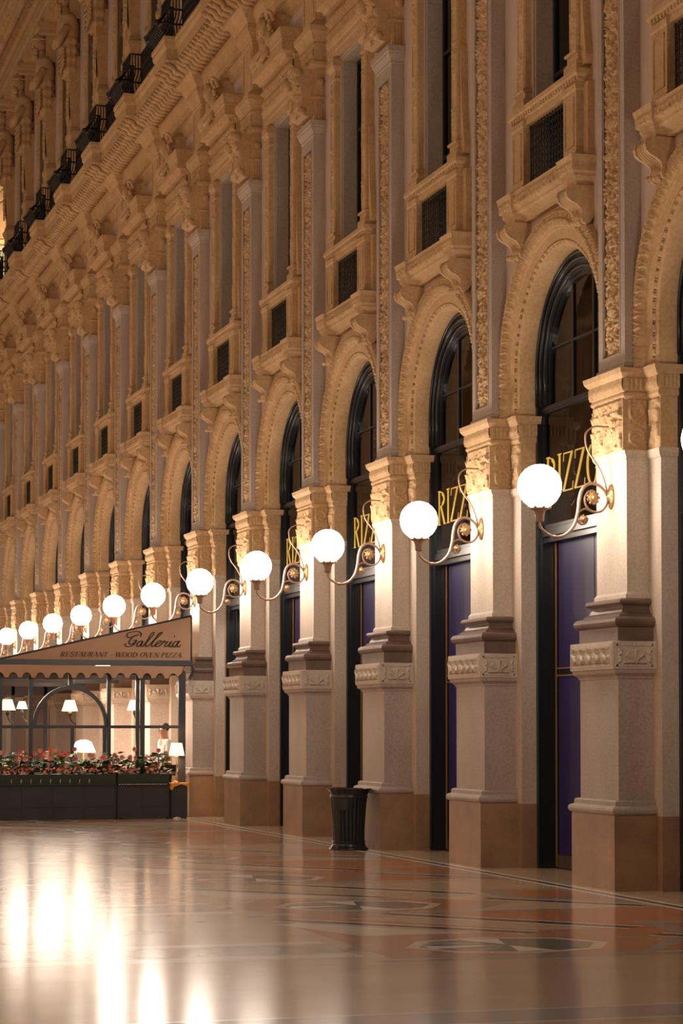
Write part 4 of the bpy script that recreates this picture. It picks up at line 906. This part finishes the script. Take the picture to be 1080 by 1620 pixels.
# ------------------------------------------------------------------ litter bin
bc = (8.72, 29.24); t = thing('litter_bin', (bc[0], bc[1], 0), 'black fluted cast iron litter bin standing by the third pilaster', 'bin')
b = MB(); n_ = 72; rs = []
for r_, z, fl in ((.215, .10, .0), (.215, .12, 1), (.218, .30, 1), (.235, .55, 1), (.25, .70, 1), (.252, .715, 0)):
    rs.append([(bc[0] + (r_ - (.014 if (q % 3 == 0 and fl) else 0)) * math.cos(2 * PI * q / n_), bc[1] + (r_ - (.014 if (q % 3 == 0 and fl) else 0)) * math.sin(2 * PI * q / n_), z) for q in range(n_)])
b.rings(rs, closed=True); part('fluted_body', b, 'black', t)
b = MB(); b.lathe([(.27, 0), (.27, .015), (.25, .03), (.225, .07), (.22, .10), (.23, .105), (.23, .115), (.2, .12)], (*bc, 0), 'z', 48); part('foot', b, 'black', t)
b = MB(); n_ = 60; rs = []
for r_, z in ((.255, .70), (.262, .71), (.262, .725), (.252, .73), (.258, .76), (.275, .80), (.292, .825), (.295, .83), (.285, .83), (.25, .74), (.2, .70)):
    rs.append([(bc[0] + (r_ + (.006 if q % 4 < 2 and z > .74 else 0)) * math.cos(2 * PI * q / n_), bc[1] + (r_ + (.006 if q % 4 < 2 and z > .74 else 0)) * math.sin(2 * PI * q / n_), z) for q in range(n_)])
b.rings(rs, closed=True, smooth=True); part('flared_rim', b, 'black', t)
b = MB(); rs = [[(bc[0] + .262 * math.cos(a), bc[1] + .262 * math.sin(a), z) for a in [R(195 + 70 * i / 12) for i in range(13)]] for z in (.545, .70)]; b.rings(rs); b.ball((bc[0] + .262 * math.cos(R(235)), bc[1] + .262 * math.sin(R(235)), .63), .02, 10, 6, 0, (.4, .4, 1)); part('crest_plate', b, 'black', t)
b = MB(); b.lathe([(.01, .30), (.20, .30), (.20, .305), (.01, .305)], (*bc, 0), 'z', 24); part('liner', b, 'dark', t)

# ------------------------------------------------------------------ the restaurant pavilion
RY = 40.45
def PX(px, y=RY):      # x on the plane y seen at column px (used once, to take sizes from the plan)
    u = px - 540; s_, c_ = math.sin(R(16.4215)), math.cos(R(16.4215)); k_ = 3540.0
    return y * (k_ * s_ + u * c_) / (k_ * c_ - u * s_)
def PZ(py, y=RY): return (1294 - py) * .01163
t = thing('awning', (8.95, RY, 2.75), 'tan canvas lean-to awning of the restaurant with dark brown lettering', 'awning')
xl, xr = 5.36, 9.02
b = MB(); zr = lambda x: 2.885 + (x - 5.5) * (3.725 - 2.885) / (9.09 - 5.5)
b.rings([[(xl, y, zr(xl)), (xr, y, zr(xr)), (xr, y, zr(xr) + .025), (xl, y, zr(xl) + .025)] for y in (RY - .02, 50, 62)], closed=True, caps=True); part('roof_canvas', b, 'canvas', t); b = MB(); b.rings([[(xl + .1, y, zr(xl) - .03), (xr - .05, y, zr(xr) - .04)] for y in (RY + .1, 61.9)]); part('ceiling_lining', b, 'white', t, 'pale lining under the roof')
b = MB(); nx = 40; fr = []; bk = []
rows = []
for i in range(nx + 1):
    x = xl + (xr - xl) * i / nx; zt = zr(x); rows.append([(x, RY - .03 - .012 * math.sin(q / 6 * PI) * math.sin(i * .9 + q), 2.86 + (zt - 2.86) * q / 6) for q in range(7)])
b.rings(rows, smooth=True); b.rings([[(p[0], p[1] + .02, p[2]) for p in r_] for r_ in rows], smooth=True); part('gable_canvas', b, 'canvas', t)
b = MB(); b.tube([(xl, RY - .04, zr(xl) + .015), (xr, RY - .04, zr(xr) + .015)], .018, 6); b.tube([(xr, RY - .04, zr(xr)), (xr, RY - .04, 2.9)], .014, 6); part('gable_piping', b, 'steel', t)
b = MB(); b.box(xl - .05, 9.03, RY - .10, RY + .02, 2.79, 2.895); b.box(xl - .05, 9.02, RY - .11, RY - .10, 2.80, 2.83); b.tube([(9.0, RY - .06, 2.84), (9.06, RY - .02, 2.72), (9.0, RY, 2.55)], .03, 6); part('front_beam', b, 'steel', t)
b = MB(); ns = 14; top, bot = [], []
sw = .245; x = xl
while x < 8.86:
    for q in range(13):
        a = q / 12; xx = x + sw * a; d_ = math.sqrt(max(0, 1 - ((a - .5) / .30) ** 2)) if abs(a - .5) < .30 else 0
        if xx < 8.95: top.append((xx, RY - .085, 2.785)); bot.append((xx, RY - .10, 2.555 + .095 * d_ + (max(0, xx - 8.72) * .9)))
    x += sw
b.rings([top, bot]); b.rings([[(p[0], p[1] + .012, p[2]) for p in top], [(p[0], p[1] + .012, p[2]) for p in bot]]); part('scalloped_valance', b, 'canvas', t, 'valance with a scalloped edge')
b = MB(); b.tube(bot, .007, 4); part('valance_edging', b, 'ink', t)
b = MB(); cap = .088; x0_, z0_ = PX(94), PZ(1040.3)
T = lambda u, v, d: (x0_ + u * U1 + v * cap * .28, RY - .052 + .004 * d, z0_ + v * cap)
U1 = 1.0; tmp = MB(); total = write(tmp, 'RESTAURANT - WOOD OVEN PIZZA', lambda u, v, d: (u, v, d)); U1 = (PX(286) - x0_) / total
write(b, 'RESTAURANT - WOOD OVEN PIZZA', T); part('small_lettering', b, 'ink', t, 'slanted serif capitals RESTAURANT - WOOD OVEN PIZZA')
b = MB()
SC = [[(338, 398), (350, 368), (335, 340), (290, 330), (230, 338), (180, 352), (160, 385), (185, 412), (240, 400), (300, 375), (320, 372)],
      [(300, 378), (250, 395), (215, 430), (190, 470), (200, 497), (225, 500), (262, 478), (290, 445), (240, 447)],
      [(290, 445), (262, 490), (225, 520), (180, 532), (148, 525), (138, 505), (155, 492)],
      [(368, 462), (345, 455), (312, 472), (292, 505), (300, 527), (330, 515), (360, 480), (375, 455)], [(375, 455), (350, 500), (350, 524), (370, 522), (398, 498)],
      [(398, 498), (450, 440), (500, 380), (520, 345), (508, 338), (480, 362), (440, 430), (410, 490), (412, 524), (435, 522), (465, 498)],
      [(465, 498), (520, 445), (590, 380), (625, 348), (615, 338), (580, 362), (530, 430), (492, 490), (490, 524), (515, 522), (545, 500)],
      [(545, 500), (590, 480), (615, 458), (600, 447), (568, 465), (540, 500), (545, 524), (575, 524), (615, 500)],
      [(615, 500), (650, 452), (662, 455), (660, 470), (700, 458), (690, 470), (660, 510), (665, 526), (690, 518), (720, 495)],
      [(720, 495), (748, 455), (722, 505), (724, 526), (745, 522), (775, 498)],
      [(835, 462), (810, 453), (780, 472), (765, 505), (775, 527), (800, 515), (830, 480), (850, 450)], [(862, 446), (845, 462), (825, 500), (828, 524), (850, 522), (870, 505)]]
def gm(p): return (180 + p[0] / 8.308, 960 + p[1] / 8.308)
for st_ in SC:
    P3 = [gm(p) for p in st_]; cv = catmull([(PX(a), 0, PZ(c_)) for a, c_ in P3], 6)
    ribbon(b, [(p.x, p.z) for p in cv], lambda d: .013 + .016 * max(0, abs(d.y) * .9 - .1), 0, lambda u, v, d: (u, RY - .056 + .004 * d, v))
gx, gz = gm((790, 388)); b.ball((PX(gx), RY - .05, PZ(gz)), .013, 8, 6); part('script_lettering', b, 'ink', t, 'flowing script lettering Galleria')

# glazed front
t = thing('glazed_screen', (7.2, RY + .05, 0), 'dark steel glazed screen with an arched window under the awning', 'glass wall')
b = MB(); Y0_, Y1_ = RY + .02, RY + .09
def vpost(p0, p1, z0=0.0, z1=2.70): b.box(PX(p0), PX(p1), Y0_, Y1_, z0, z1)
for p0, p1, z0, z1 in ((-3, 4, 0, 2.7), (46, 52.5, 0, 2.7), (109, 115, 2.43, 2.7), (112, 118, 0, 1.66), (163.5, 169, 0, 1.66), (170, 176, 0, 2.7), (215.5, 221, 0, 2.7), (222.5, 229.5, 0, 2.7), (283, 294, 0, 2.7)): vpost(p0, p1, z0, z1)
for z0, z1 in ((1.645, 1.70), (2.62, 2.70), (.80, .84)): b.box(PX(0), PX(290), Y0_ + .01, Y1_ - .01, z0, z1)
cx_, cz_ = PX(112.5), 1.69; rs = []
for i in range(33):
    a = PI * i / 32; rs.append([(cx_ + r_ * math.cos(a), y, cz_ + r_ * math.sin(a) * 1.06) for r_, y in ((.69, Y0_), (.62, Y0_), (.62, Y1_), (.69, Y1_))])
b.rings(rs, closed=True, caps=True); gf = part('frame', b, 'steel', t)
b = MB()
for p0, p1 in ((4, 46), (52.5, 109), (118, 170), (176, 215), (229.5, 283)): b.box(PX(p0), PX(p1), RY + .05, RY + .056, .84, 2.62)
part('pane', b, 'clear', t, None, gf)
t = thing('glazed_screen', (7.2, 55, 0), 'far glazed screen of the restaurant, seen through the near one', 'glass wall')
b = MB()
for x in (5.4, 6.2, 7.0, 7.8, 8.6): b.box(x - .04, x + .04, 54.95, 55.02, 0, 2.7)
for z0, z1 in ((1.64, 1.70), (2.45, 2.7), (.8, .85)): b.box(5.4, 8.8, 54.95, 55.02, z0, z1)
b.box(5.34, 5.42, RY, 55, 2.45, 2.7)
for y in (43.5, 47, 51): b.box(5.34, 5.42, y, y + .07, 0, 2.6); b.box(5.4, 8.9, y, y + .06, 2.60, 2.70)
part('frame', b, 'steel', t)
# ceiling strip lights of the pavilion
t = thing('strip_light', (8.2, 47, 2.9), 'ceiling strip light inside the restaurant, under the awning', 'light')
b = MB(); b.box(8.15, 8.25, 41.5, 53, 2.90, 2.93); part('tube', b, 'bulb', t); b = MB(); b.box(8.12, 8.28, 41.4, 53.1, 2.93, 3.0); part('housing', b, 'steel', t)
lamp('restaurant_light', 'AREA', (7.2, 46, 2.55), 560, (1, .82, .66), 2.6, (0, 0, 0), 9)
# side post lamps hung on the pavilion frame
def sconce(x, y, z, label, k=1.0):
    t = thing('sconce_lamp', (x, y, z), label, 'lamp', 'cream shaded lamps in the restaurant')
    b = MB(); b.rings([[(x + r_ * math.cos(2 * PI * q / 20), y + r_ * math.sin(2 * PI * q / 20), z + h) for q in range(20)] for r_, h in ((.150 * k, -.10 * k), (.085 * k, .10 * k))], closed=True, smooth=True); part('lamp_shade', b, 'shade', t, 'glowing cream conical shade')
    b = MB(); b.tube(catmull([(x, y, z - .08), (x, y, z - .2), (x + .05, y + .02, z - .3), (x + .12, y + .03, z - .34)]), .012, 6); b.lathe([(.03, -.05), (.035, 0), (.02, .05)], (x, y, z - .14), 'z', 10); part('arm', b, 'dark', t)
sconce(PX(113), 40.62, 2.06, 'cream shaded lamp glowing inside the arched window'); sconce(PX(12, 41.5), 41.5, 2.08, 'cream shaded lamp in the left pane of the restaurant'); sconce(PX(35, 46), 46, 2.12, 'smaller cream shaded lamp farther inside, left pane', .75)
sconce(PX(213, 43.5), 43.5, 2.1, 'cream shaded lamp just left of the double post')
b = MB()

# tables, chairs, bench
def table(x, y, label, cloth='white'):
    t = thing('dining_table', (x, y, 0), label, 'table', 'tables in the restaurant')
    b = MB(); b.rings([[(x + sx * r_, y + sy * r_, z) for sx, sy in ((-1, -1), (1, -1), (1, 1), (-1, 1))] for r_, z in ((.43, .42), (.41, .60), (.40, .76))], closed=True); b.box(x - .40, x + .40, y - .40, y + .40, .755, .765); part('tablecloth', b, cloth, t)
    b = MB(); b.box(x - .03, x + .03, y - .03, y + .03, 0, .75); b.box(x - .25, x + .25, y - .25, y + .25, 0, .03); part('pedestal', b, 'dark', t)
table(6.35, 42.3, 'white-clothed table behind the arched window'); table(7.45, 42.6, 'white-clothed table behind the red and pink flowers'); table(6.1, 46.5, 'white-clothed table farther inside the restaurant')
t = thing('table_lamp', (7.4, 42.6, .765), 'broad cream table lamp glowing behind the flowers', 'lamp')
b = MB(); b.rings([[(7.4 + r_ * math.cos(2 * PI * q / 20), 42.6 + r_ * math.sin(2 * PI * q / 20), .765 + h) for q in range(20)] for r_, h in ((.24, .42), (.15, .62), (.05, .66))], closed=True, smooth=True); part('lamp_shade', b, 'shade', t, 'glowing cream shade')
b = MB(); b.lathe([(.08, 0), (.08, .02), (.02, .04), (.015, .45)], (7.4, 42.6, .765), 'z', 12); part('stem', b, 'brass', t)
def chair(x, y, f, label):
    t = thing('wicker_chair', (x, y, 0), label, 'chair', 'chairs in the restaurant')
    b = MB(); b.rings([[(x + f * .25 + .02 * math.cos(a * 2), y - .2 + .4 * a / 3, z) for a in (0, 1, 2, 3)] for z in (.45, .98)]); b.box(x + f * .22, x + f * .26, y - .24, y + .24, .5, 1.22 if f else 1.0)
    part('backrest', b, 'wicker', t); b = MB(); b.box(x - .24, x + .24, y - .24, y + .24, .42, .48); part('seat', b, 'wicker', t)
    for sx in (-1, 1):
        for sy in (-1, 1): b = MB(); b.box(x + sx * .21 - .02, x + sx * .21 + .02, y + sy * .21 - .02, y + sy * .21 + .02, 0, .42); part('leg', b, 'dark', t)
chair(6.30, 41.55, 1, 'terracotta wicker chair just right of the first post')
t = thing('bench', (8.45, 41.2, 0), 'red leather bench beside the shaded lamp, behind the planter', 'bench')
b = MB(); b.box(8.2, 8.75, 41.0, 41.5, .38, .48); part('seat', b, 'redseat', t); b = MB(); b.box(8.2, 8.75, 41.5, 41.58, .3, .92); part('backrest', b, 'redseat', t)
b = MB(); b.box(8.22, 8.73, 41.05, 41.55, 0, .38); part('base', b, 'dark', t)

# ------------------------------------------------------------------ planters with flowers
def planter(x0, x1, label, deco):
    t = thing('planter', ((x0 + x1) / 2, RY - .25, 0), label, 'planter', 'long black planters')
    b = MB(); y0, y1 = RY - .42, RY - .04; b.box(x0, x1, y0, y1, .04, .64)
    b.box(x0 - .0, x1, y0 - .012, y1, .0, .05); n_ = max(2, int((x1 - x0) / .5))
    for i in range(n_ + 1):
        xx = x0 + (x1 - x0) * i / n_; b.box(max(x0, xx - .012), min(x1, xx + .012), y0 - .012, y0, .05, .64)
    b.box(x0, x1, y0 - .008, y0, .23, .245); part('box', b, 'planter', t)
    b = MB(); b.box(x0, x1, y0 - .02, y1 + .01, .645, .82); b.box(x0, x1, y0 - .04, y1 + .02, .62, .65); part('upper_trim', b, 'hedge', t)
    b = MB()
    if deco:
        for i in range(int((x1 - x0) / .05)): b.ball((x0 + .03 + i * .05, y0 - .045, .63), .012, 6, 4, 0, (1.5, .5, .6))
    else:
        for i in range(9):
            xx = x0 + .35 + i * .175; b.tube([(xx + .012, y0 - .03, .73), (xx, y0 - .045, .70), (xx + .006, y0 - .03, .655)], .005, 5)
    part('white_edging', b, 'white', t)
    for xx in (x0 + .04, x1 - .04):
        b = MB(); b.lathe([(.001, -.012), (.03, -.012), (.03, .012), (.001, .012)], (xx, y0 - .02, .03), 'x', 12); part('castor', b, 'dark', t)
planter(5.30, 7.545, 'long black planter of red flowers, left of the gap', False); planter(7.58, 8.52, 'shorter black planter with white scalloped edging, right of the gap', True)
rg = random.Random(11)
def plant(i, x, label):
    y = RY - .23; t = thing('flowering_plant', (x, y, .80), label, 'plant', 'red and pink flowering plants')
    b = MB(); f = MB(); p_ = MB(); st = MB()
    for q in range(64):
        a = rg.uniform(0, 2 * PI); r_ = rg.uniform(.02, .17); z = rg.uniform(.84, 1.10 + .1 * (i % 3 == 1)); L = rg.uniform(.08, .17); w = L * .45
        c0 = Vector((x + r_ * math.cos(a), y + r_ * math.sin(a) * .9, z)); d = Vector((math.cos(a), math.sin(a), rg.uniform(-.5, .5))).normalized(); n_ = d.cross(Vector((rg.uniform(-.4, .4), rg.uniform(-.4, .4), 1))).normalized()
        tip = c0 + d * L; mid = c0 + d * L * .35; up = d.cross(n_) * .012
        b.add([c0, mid + n_ * w, tip, mid - n_ * w, mid + up], [(0, 1, 4), (1, 2, 4), (2, 3, 4), (3, 0, 4)])
        if q % 5 == 0: st.tube([(x, y, .80), (c0.x, c0.y, c0.z)], .006, 4)
    for q in range(7):
        tgt = f if (q + i) % 3 else p_; a = rg.uniform(0, 2 * PI); c0 = Vector((x + rg.uniform(-.17, .17), y - .12 * rg.random(), rg.choice([rg.uniform(.85, .98), rg.uniform(1.08, 1.27)])))
        st.tube([(x, y, .80), tuple(c0)], .005, 4)
        for s_ in range(8):
            th = 2 * PI * s_ / 8 + a; d = Vector((math.cos(th), -.35, math.sin(th))).normalized(); e_ = Vector((-math.sin(th), 0, math.cos(th)))
            tgt.add([c0, c0 + d * .028 + e_ * .018, c0 + d * .055, c0 + d * .028 - e_ * .018], [(0, 1, 2, 3)])
    for q in range(12):
        c0 = (x + rg.uniform(-.19, .19), y - .18, rg.uniform(.83, .93)); p_.ball(c0, rg.uniform(.014, .026), 6, 4)
    part('foliage', b, 'leaf' if i % 4 else 'leafl', t); part('red_blossom', f, 'petal', t); part('pink_blossom', p_, 'petalp', t); part('stem', st, 'leaf', t)
PL = ['at the left edge of the photo', 'second from the left', 'third from the left, below the left post', 'fourth from the left', 'fifth from the left', 'below the middle of the arched window', 'seventh from the left', 'under the right foot of the arched window', 'first right of the gap between the planters', 'below the double post', 'last one before the shaded lamp']
for i in range(11): plant(i, 5.50 + i * .287, 'flowering plant with red and pink blooms, ' + PL[i])

# ------------------------------------------------------------------ cabinet, cloth, lamp at the entrance
t = thing('host_stand', (8.73, RY - .2, 0), 'narrow black cabinet beside the shorter planter', 'cabinet')
b = MB(); b.box(8.58, 8.88, RY - .36, RY - .06, .03, .63); b.box(8.59, 8.87, RY - .35, RY - .07, 0, .03); hb = part('body', b, 'planter', t)
b = MB(); b.box(8.605, 8.855, RY - .366, RY - .36, .08, .58); part('door', b, 'planter', t, None, hb)
b = MB(); x0, x1, y0, y1 = 8.55, 8.91, RY - .39, RY - .03; n_ = 40; pts = []
for i in range(n_):
    q = i / n_ * 4; e_ = q % 1; pts.append(((x0 + (x1 - x0) * e_, y0) if q < 1 else (x1, y0 + (y1 - y0) * e_) if q < 2 else (x1 - (x1 - x0) * e_, y1) if q < 3 else (x0, y1 - (y1 - y0) * e_)))
b.rings([[(p[0], p[1], .645) for p in pts], [(p[0] + .006 * math.sin(i), p[1] - .006, .60 - .02 * math.sin(i * .8) - (.07 if p[0] < 8.60 else 0) * 1) for i, p in enumerate(pts)]], closed=True, smooth=True); b.box(x0, x1, y0, y1, .632, .646)
single('tablecloth', b, 'orange', (8.73, RY - .2, .63), 'orange cloth draped over the narrow black cabinet', 'cloth')
t = thing('table_lamp', (8.71, RY - .21, .646), 'slim lamp with a cream shade on the orange cloth', 'lamp'); c_ = (8.71, RY - .21)
b = MB(); b.rings([[(c_[0] + r_ * math.cos(2 * PI * q / 24), c_[1] + r_ * math.sin(2 * PI * q / 24), z) for q in range(24)] for r_, z in ((.145, 1.145), (.10, 1.375))], closed=True, smooth=True); part('lamp_shade', b, 'shade', t, 'glowing cream conical shade')
b = MB(); b.lathe([(.06, 0), (.06, .015), (.03, .03), (.022, .07), (.03, .10), (.012, .14), (.008, .45), (.02, .47), (.03, .49), (.008, .50), (.006, .56)], (*c_, .646), 'z', 16); part('stem', b, 'brass', t)
lamp('shaded_lamp_light', 'POINT', (8.71, RY - .21, 1.25), 9, (1, .74, .48), .07); lamp('screen_lamp_light', 'POINT', (PX(113), 40.62, 2.05), 7, (1, .78, .52), .07)
b = MB()
for (dx, dy, r_) in ((0, 0, .03), (.05, .01, .022), (-.04, .015, .018)): b.ball((8.66 + dx, RY - .45 + dy, r_ * .5), r_, 8, 6, 0, (1.4, .9, .6))
single('paper_scrap', b, 'white', (8.66, RY - .45, 0), 'crumpled white paper scrap on the floor before the cabinet', 'litter')

# ------------------------------------------------------------------ people
def skinned(name, verts, edges, radii, root, mats, parent, label=None, sub=2):
    me = bpy.data.meshes.new('tmp'); me.from_pydata(verts, edges, []); o = bpy.data.objects.new('tmp', me); C.objects.link(o)
    sk = o.modifiers.new('skin', 'SKIN'); sk.use_smooth_shade = True; d = me.skin_vertices[0].data
    for i, r_ in enumerate(radii): d[i].radius = r_ if hasattr(r_, '__len__') else (r_, r_); d[i].use_root = (i == root)
    ss = o.modifiers.new('sub', 'SUBSURF'); ss.levels = ss.render_levels = sub
    dg = bpy.context.evaluated_depsgraph_get(); m2 = bpy.data.meshes.new_from_object(o.evaluated_get(dg)); m2.name = name
    bpy.data.objects.remove(o); m2.materials.clear(); m2.materials.append(MT[mats])
    off = Vector(tuple(parent['_o'])); m2.transform(__import__('mathutils').Matrix.Translation(-off))
    ob = bpy.data.objects.new(name, m2); C.objects.link(ob); ob.parent = parent
    if label: ob['label'] = label
    return ob
def hand(V, E_, Rr, wrist, dirv, side):
    """palm and five fingers from the wrist vertex"""
    w = Vector(V[wrist]); d = Vector(dirv).normalized(); s_ = d.cross(Vector((0, 0, 1))); s_ = s_.normalized() if s_.length > .1 else Vector((1, 0, 0))
    V.append(tuple(w + d * .05)); Rr.append((.03, .018)); E_.append((wrist, len(V) - 1)); pm = len(V) - 1
    for q, L in zip((-1.5, -.5, .5, 1.5), (.055, .07, .075, .06)):
        a = w + d * .09 + s_ * q * .018; b_ = a + d * L * .5 + Vector((0, 0, -.008)); c_ = b_ + d * L * .45 + Vector((0, 0, -.02)); k = len(V)
        V += [tuple(a), tuple(b_), tuple(c_)]; Rr += [.010, .009, .008]; E_ += [(pm, k), (k, k + 1), (k + 1, k + 2)]
    a = w + d * .035 + s_ * side * .035; b_ = a + d * .035 + s_ * side * .018; k = len(V); V += [tuple(a), tuple(b_)]; Rr += [.011, .009]; E_ += [(pm, k), (k, k + 1)]
def person(base, yaw_, joints, label, hairm='hair', top='white', low='dark', apron=False):
    """joints: dict in metres, x to the figure's left, y forward, z up"""
    t = thing('person', base, label, 'person'); cy_, sy_ = math.cos(yaw_), math.sin(yaw_)
    G = lambda p: (base[0] + p[0] * cy_ - p[1] * sy_, base[1] + p[0] * sy_ + p[1] * cy_, base[2] + p[2])
    J = joints; V, E_, Rr = [], [], []
    def chain(pts, rad, start=None):
        prev = start
        for p, r_ in zip(pts, rad):
            V.append(G(p)); Rr.append(r_); k = len(V) - 1
            if prev is not None: E_.append((prev, k))
            prev = k
        return prev
    pel = chain([J['pelvis']], [(.15, .11)]); waist = chain([J['waist']], [(.13, .10)], pel); chest = chain([J['chest']], [(.16, .11)], waist); nk = chain([J['neck']], [.055], chest); hd0 = chain([J['head']], [(.075, .09)], nk); hd1 = chain([tuple(np.add(J['head'], (0, 0, .09)))], [(.07, .085)], hd0)
    for s_ in (-1, 1):
        q = 'r' if s_ < 0 else 'l'; sh_ = chain([J['sh_' + q], J['el_' + q], J['wr_' + q]], [.062, .043, .028], chest); d = np.subtract(J['wr_' + q], J['el_' + q]); dg_ = (d[0] * cy_ - d[1] * sy_, d[0] * sy_ + d[1] * cy_, d[2])
        hand(V, E_, Rr, sh_, dg_, s_)
        ft = chain([J['hip_' + q], J['kn_' + q], J['an_' + q], tuple(np.add(J['an_' + q], (0, .14, -.035)))], [.09, .06, .04, .035], pel)
    skinned('body', V, E_, Rr, pel, 'skin', t)
    # clothes: same chains, a little wider
    V, E_, Rr = [], [], []; pel = chain([tuple(np.add(J['pelvis'], (0, 0, .04)))], [(.165, .125)]); waist = chain([J['waist']], [(.15, .12)], pel); chest = chain([J['chest']], [(.18, .128)], waist); chain([tuple(np.add(J['neck'], (0, 0, -.05)))], [.07], chest)
    for q in 'rl':
        e2 = tuple(np.add(J['el_' + q], np.subtract(J['wr_' + q], J['el_' + q]) * .85)); chain([J['sh_' + q], J['el_' + q], e2], [.075, .056, .042], chest)
    skinned('shirt', V, E_, Rr, pel, top, t, 'white shirt')
    V, E_, Rr = [], [], []; pel = chain([J['pelvis']], [(.17, .13)])
    for q in 'rl': chain([J['hip_' + q], J['kn_' + q], tuple(np.add(J['an_' + q], (0, 0, .03)))], [.105, .075, .06], pel)
    skinned('trousers', V, E_, Rr, pel, low, t)
    h = G(J['head']); b = MB(); f_ = Vector((-sy_, cy_, 0)); l_ = Vector((cy_, sy_, 0)); H = Vector(h)
    b.ball(tuple(H - f_ * .028 + Vector((0, 0, .085))), .092, 16, 12, 0, (.95, .95, .95)); part('hair', b, hairm, t)
    b = MB(); b.ball(tuple(H + f_ * .095 + Vector((0, 0, .02))), .018, 8, 6, 0, (.8, 1, 1.5))
    for s_ in (-1, 1): b.ball(tuple(H + l_ * s_ * .088 + Vector((0, 0, .03))), .026, 8, 6, 0, (.5, .8, 1.3))
    b.ball(tuple(H + f_ * .082 + Vector((0, 0, -.035))), .022, 8, 6, 0, (1.3, .6, .35)); part('face_features', b, 'skin', t)
    b = MB()
    for s_ in (-1, 1): b.ball(tuple(H + f_ * .088 + l_ * s_ * .032 + Vector((0, 0, .045))), .009, 6, 5)
    part('eyes', b, 'hair', t)
    for q in 'rl':
        a = G(tuple(np.add(J['an_' + q], (0, .05, -.05)))); b = MB(); b.ball((a[0], a[1], base[2] + .045), .06, 10, 8, 0, (.8 + abs(f_.x), .8 + abs(f_.y), .75)); part('shoe', b, 'dark', t)
    return t
stand = dict(pelvis=(0, 0, .95), waist=(0, .01, 1.10), chest=(0, .02, 1.32), neck=(0, .03, 1.47), head=(0, .05, 1.58), sh_r=(-.19, .02, 1.39), el_r=(-.26, .06, 1.12), wr_r=(-.20, .24, 1.0), sh_l=(.19, .02, 1.39), el_l=(.27, .0, 1.12), wr_l=(.24, .16, .93), hip_r=(-.09, 0, .88), kn_r=(-.10, .03, .48), an_r=(-.11, 0, .09), hip_l=(.09, 0, .88), kn_l=(.10, .02, .48), an_l=(.11, -.02, .09))
person((8.77, 41.45, 0), R(100), stand, 'waiter in a white shirt standing behind the shaded lamp, facing left')
sit = dict(pelvis=(0, 0, .55), waist=(0, .05, .72), chest=(0, .14, .95), neck=(0, .20, 1.10), head=(0, .27, 1.19), sh_r=(-.18, .14, 1.02), el_r=(-.22, .26, .80), wr_r=(-.10, .45, .80), sh_l=(.18, .14, 1.02), el_l=(.22, .26, .80), wr_l=(.10, .45, .80), hip_r=(-.10, .03, .52), kn_r=(-.12, .42, .50), an_r=(-.12, .40, .09), hip_l=(.10, .03, .52), kn_l=(.12, .42, .50), an_l=(.12, .40, .09))
chair(5.98, 42.7, 1, 'wicker chair under the seated diner at the left')
person((5.98, 42.7, -.05), R(95), sit, 'dark-haired diner in a white shirt sitting behind the left post, leaning forward')

# ------------------------------------------------------------------ painted lunette and blue stucco glimpsed past the figures, top left
t = thing('wall_painting', (11.3, 79.9, 19.0), 'lit golden wall painting of a standing figure at the left edge of the photo', 'painting')
b = MB(); b.box(9.9, 12.7, 79.9, 80.0, 19.1, 22.6); part('panel', b, 'fresco', t)
b = MB(); b.ball((10.93, 79.88, 20.75), .22, 14, 10, 0, (.8, .12, 1.1)); b.rings([[(10.93 - w, 79.88, z), (10.93, 79.80, z), (10.93 + w, 79.88, z)] for z, w in ((19.2, .42), (19.8, .40), (20.3, .34), (20.55, .1))]); part('painted_figure', b, 'frescofig', t)
b = MB(); b.box(9.9, 12.7, 79.6, 79.95, 18.95, 19.1); part('lower_moulding', b, 'ochre', t); b = MB(); b.box(9.9, 12.7, 79.7, 79.95, 22.6, 22.9); part('upper_moulding', b, 'ochre', t)
o = lamp('painting_light', 'AREA', (10.9, 77.5, 18.4), 120, (1, .78, .46), 1.0, None, .4); o.rotation_euler = (Vector((11.1, 80, 20.6)) - o.location).to_track_quat('-Z', 'Y').to_euler()
b = MB(); b.box(9.9, 13.5, 80.2, 80.5, 0, 23.0); single('wall_far', b, 'cream', (0, 0, 0), kind='structure')
b = MB(); b.box(8.5, 13.5, 82, 82.3, 22.9, 34)
for i in range(16): b.tube([(10.3 + .45 * (i % 4) + .15 * math.cos(a * .6), 81.96, 23.3 + .6 * (i // 4) + .2 * math.sin(a * .6)) for a in range(10)], .03, 5)
single('wall_dome', b, 'bluegrey', (0, 0, 0), kind='structure')

for o in bpy.data.objects:
    if '_o' in o: del o['_o']
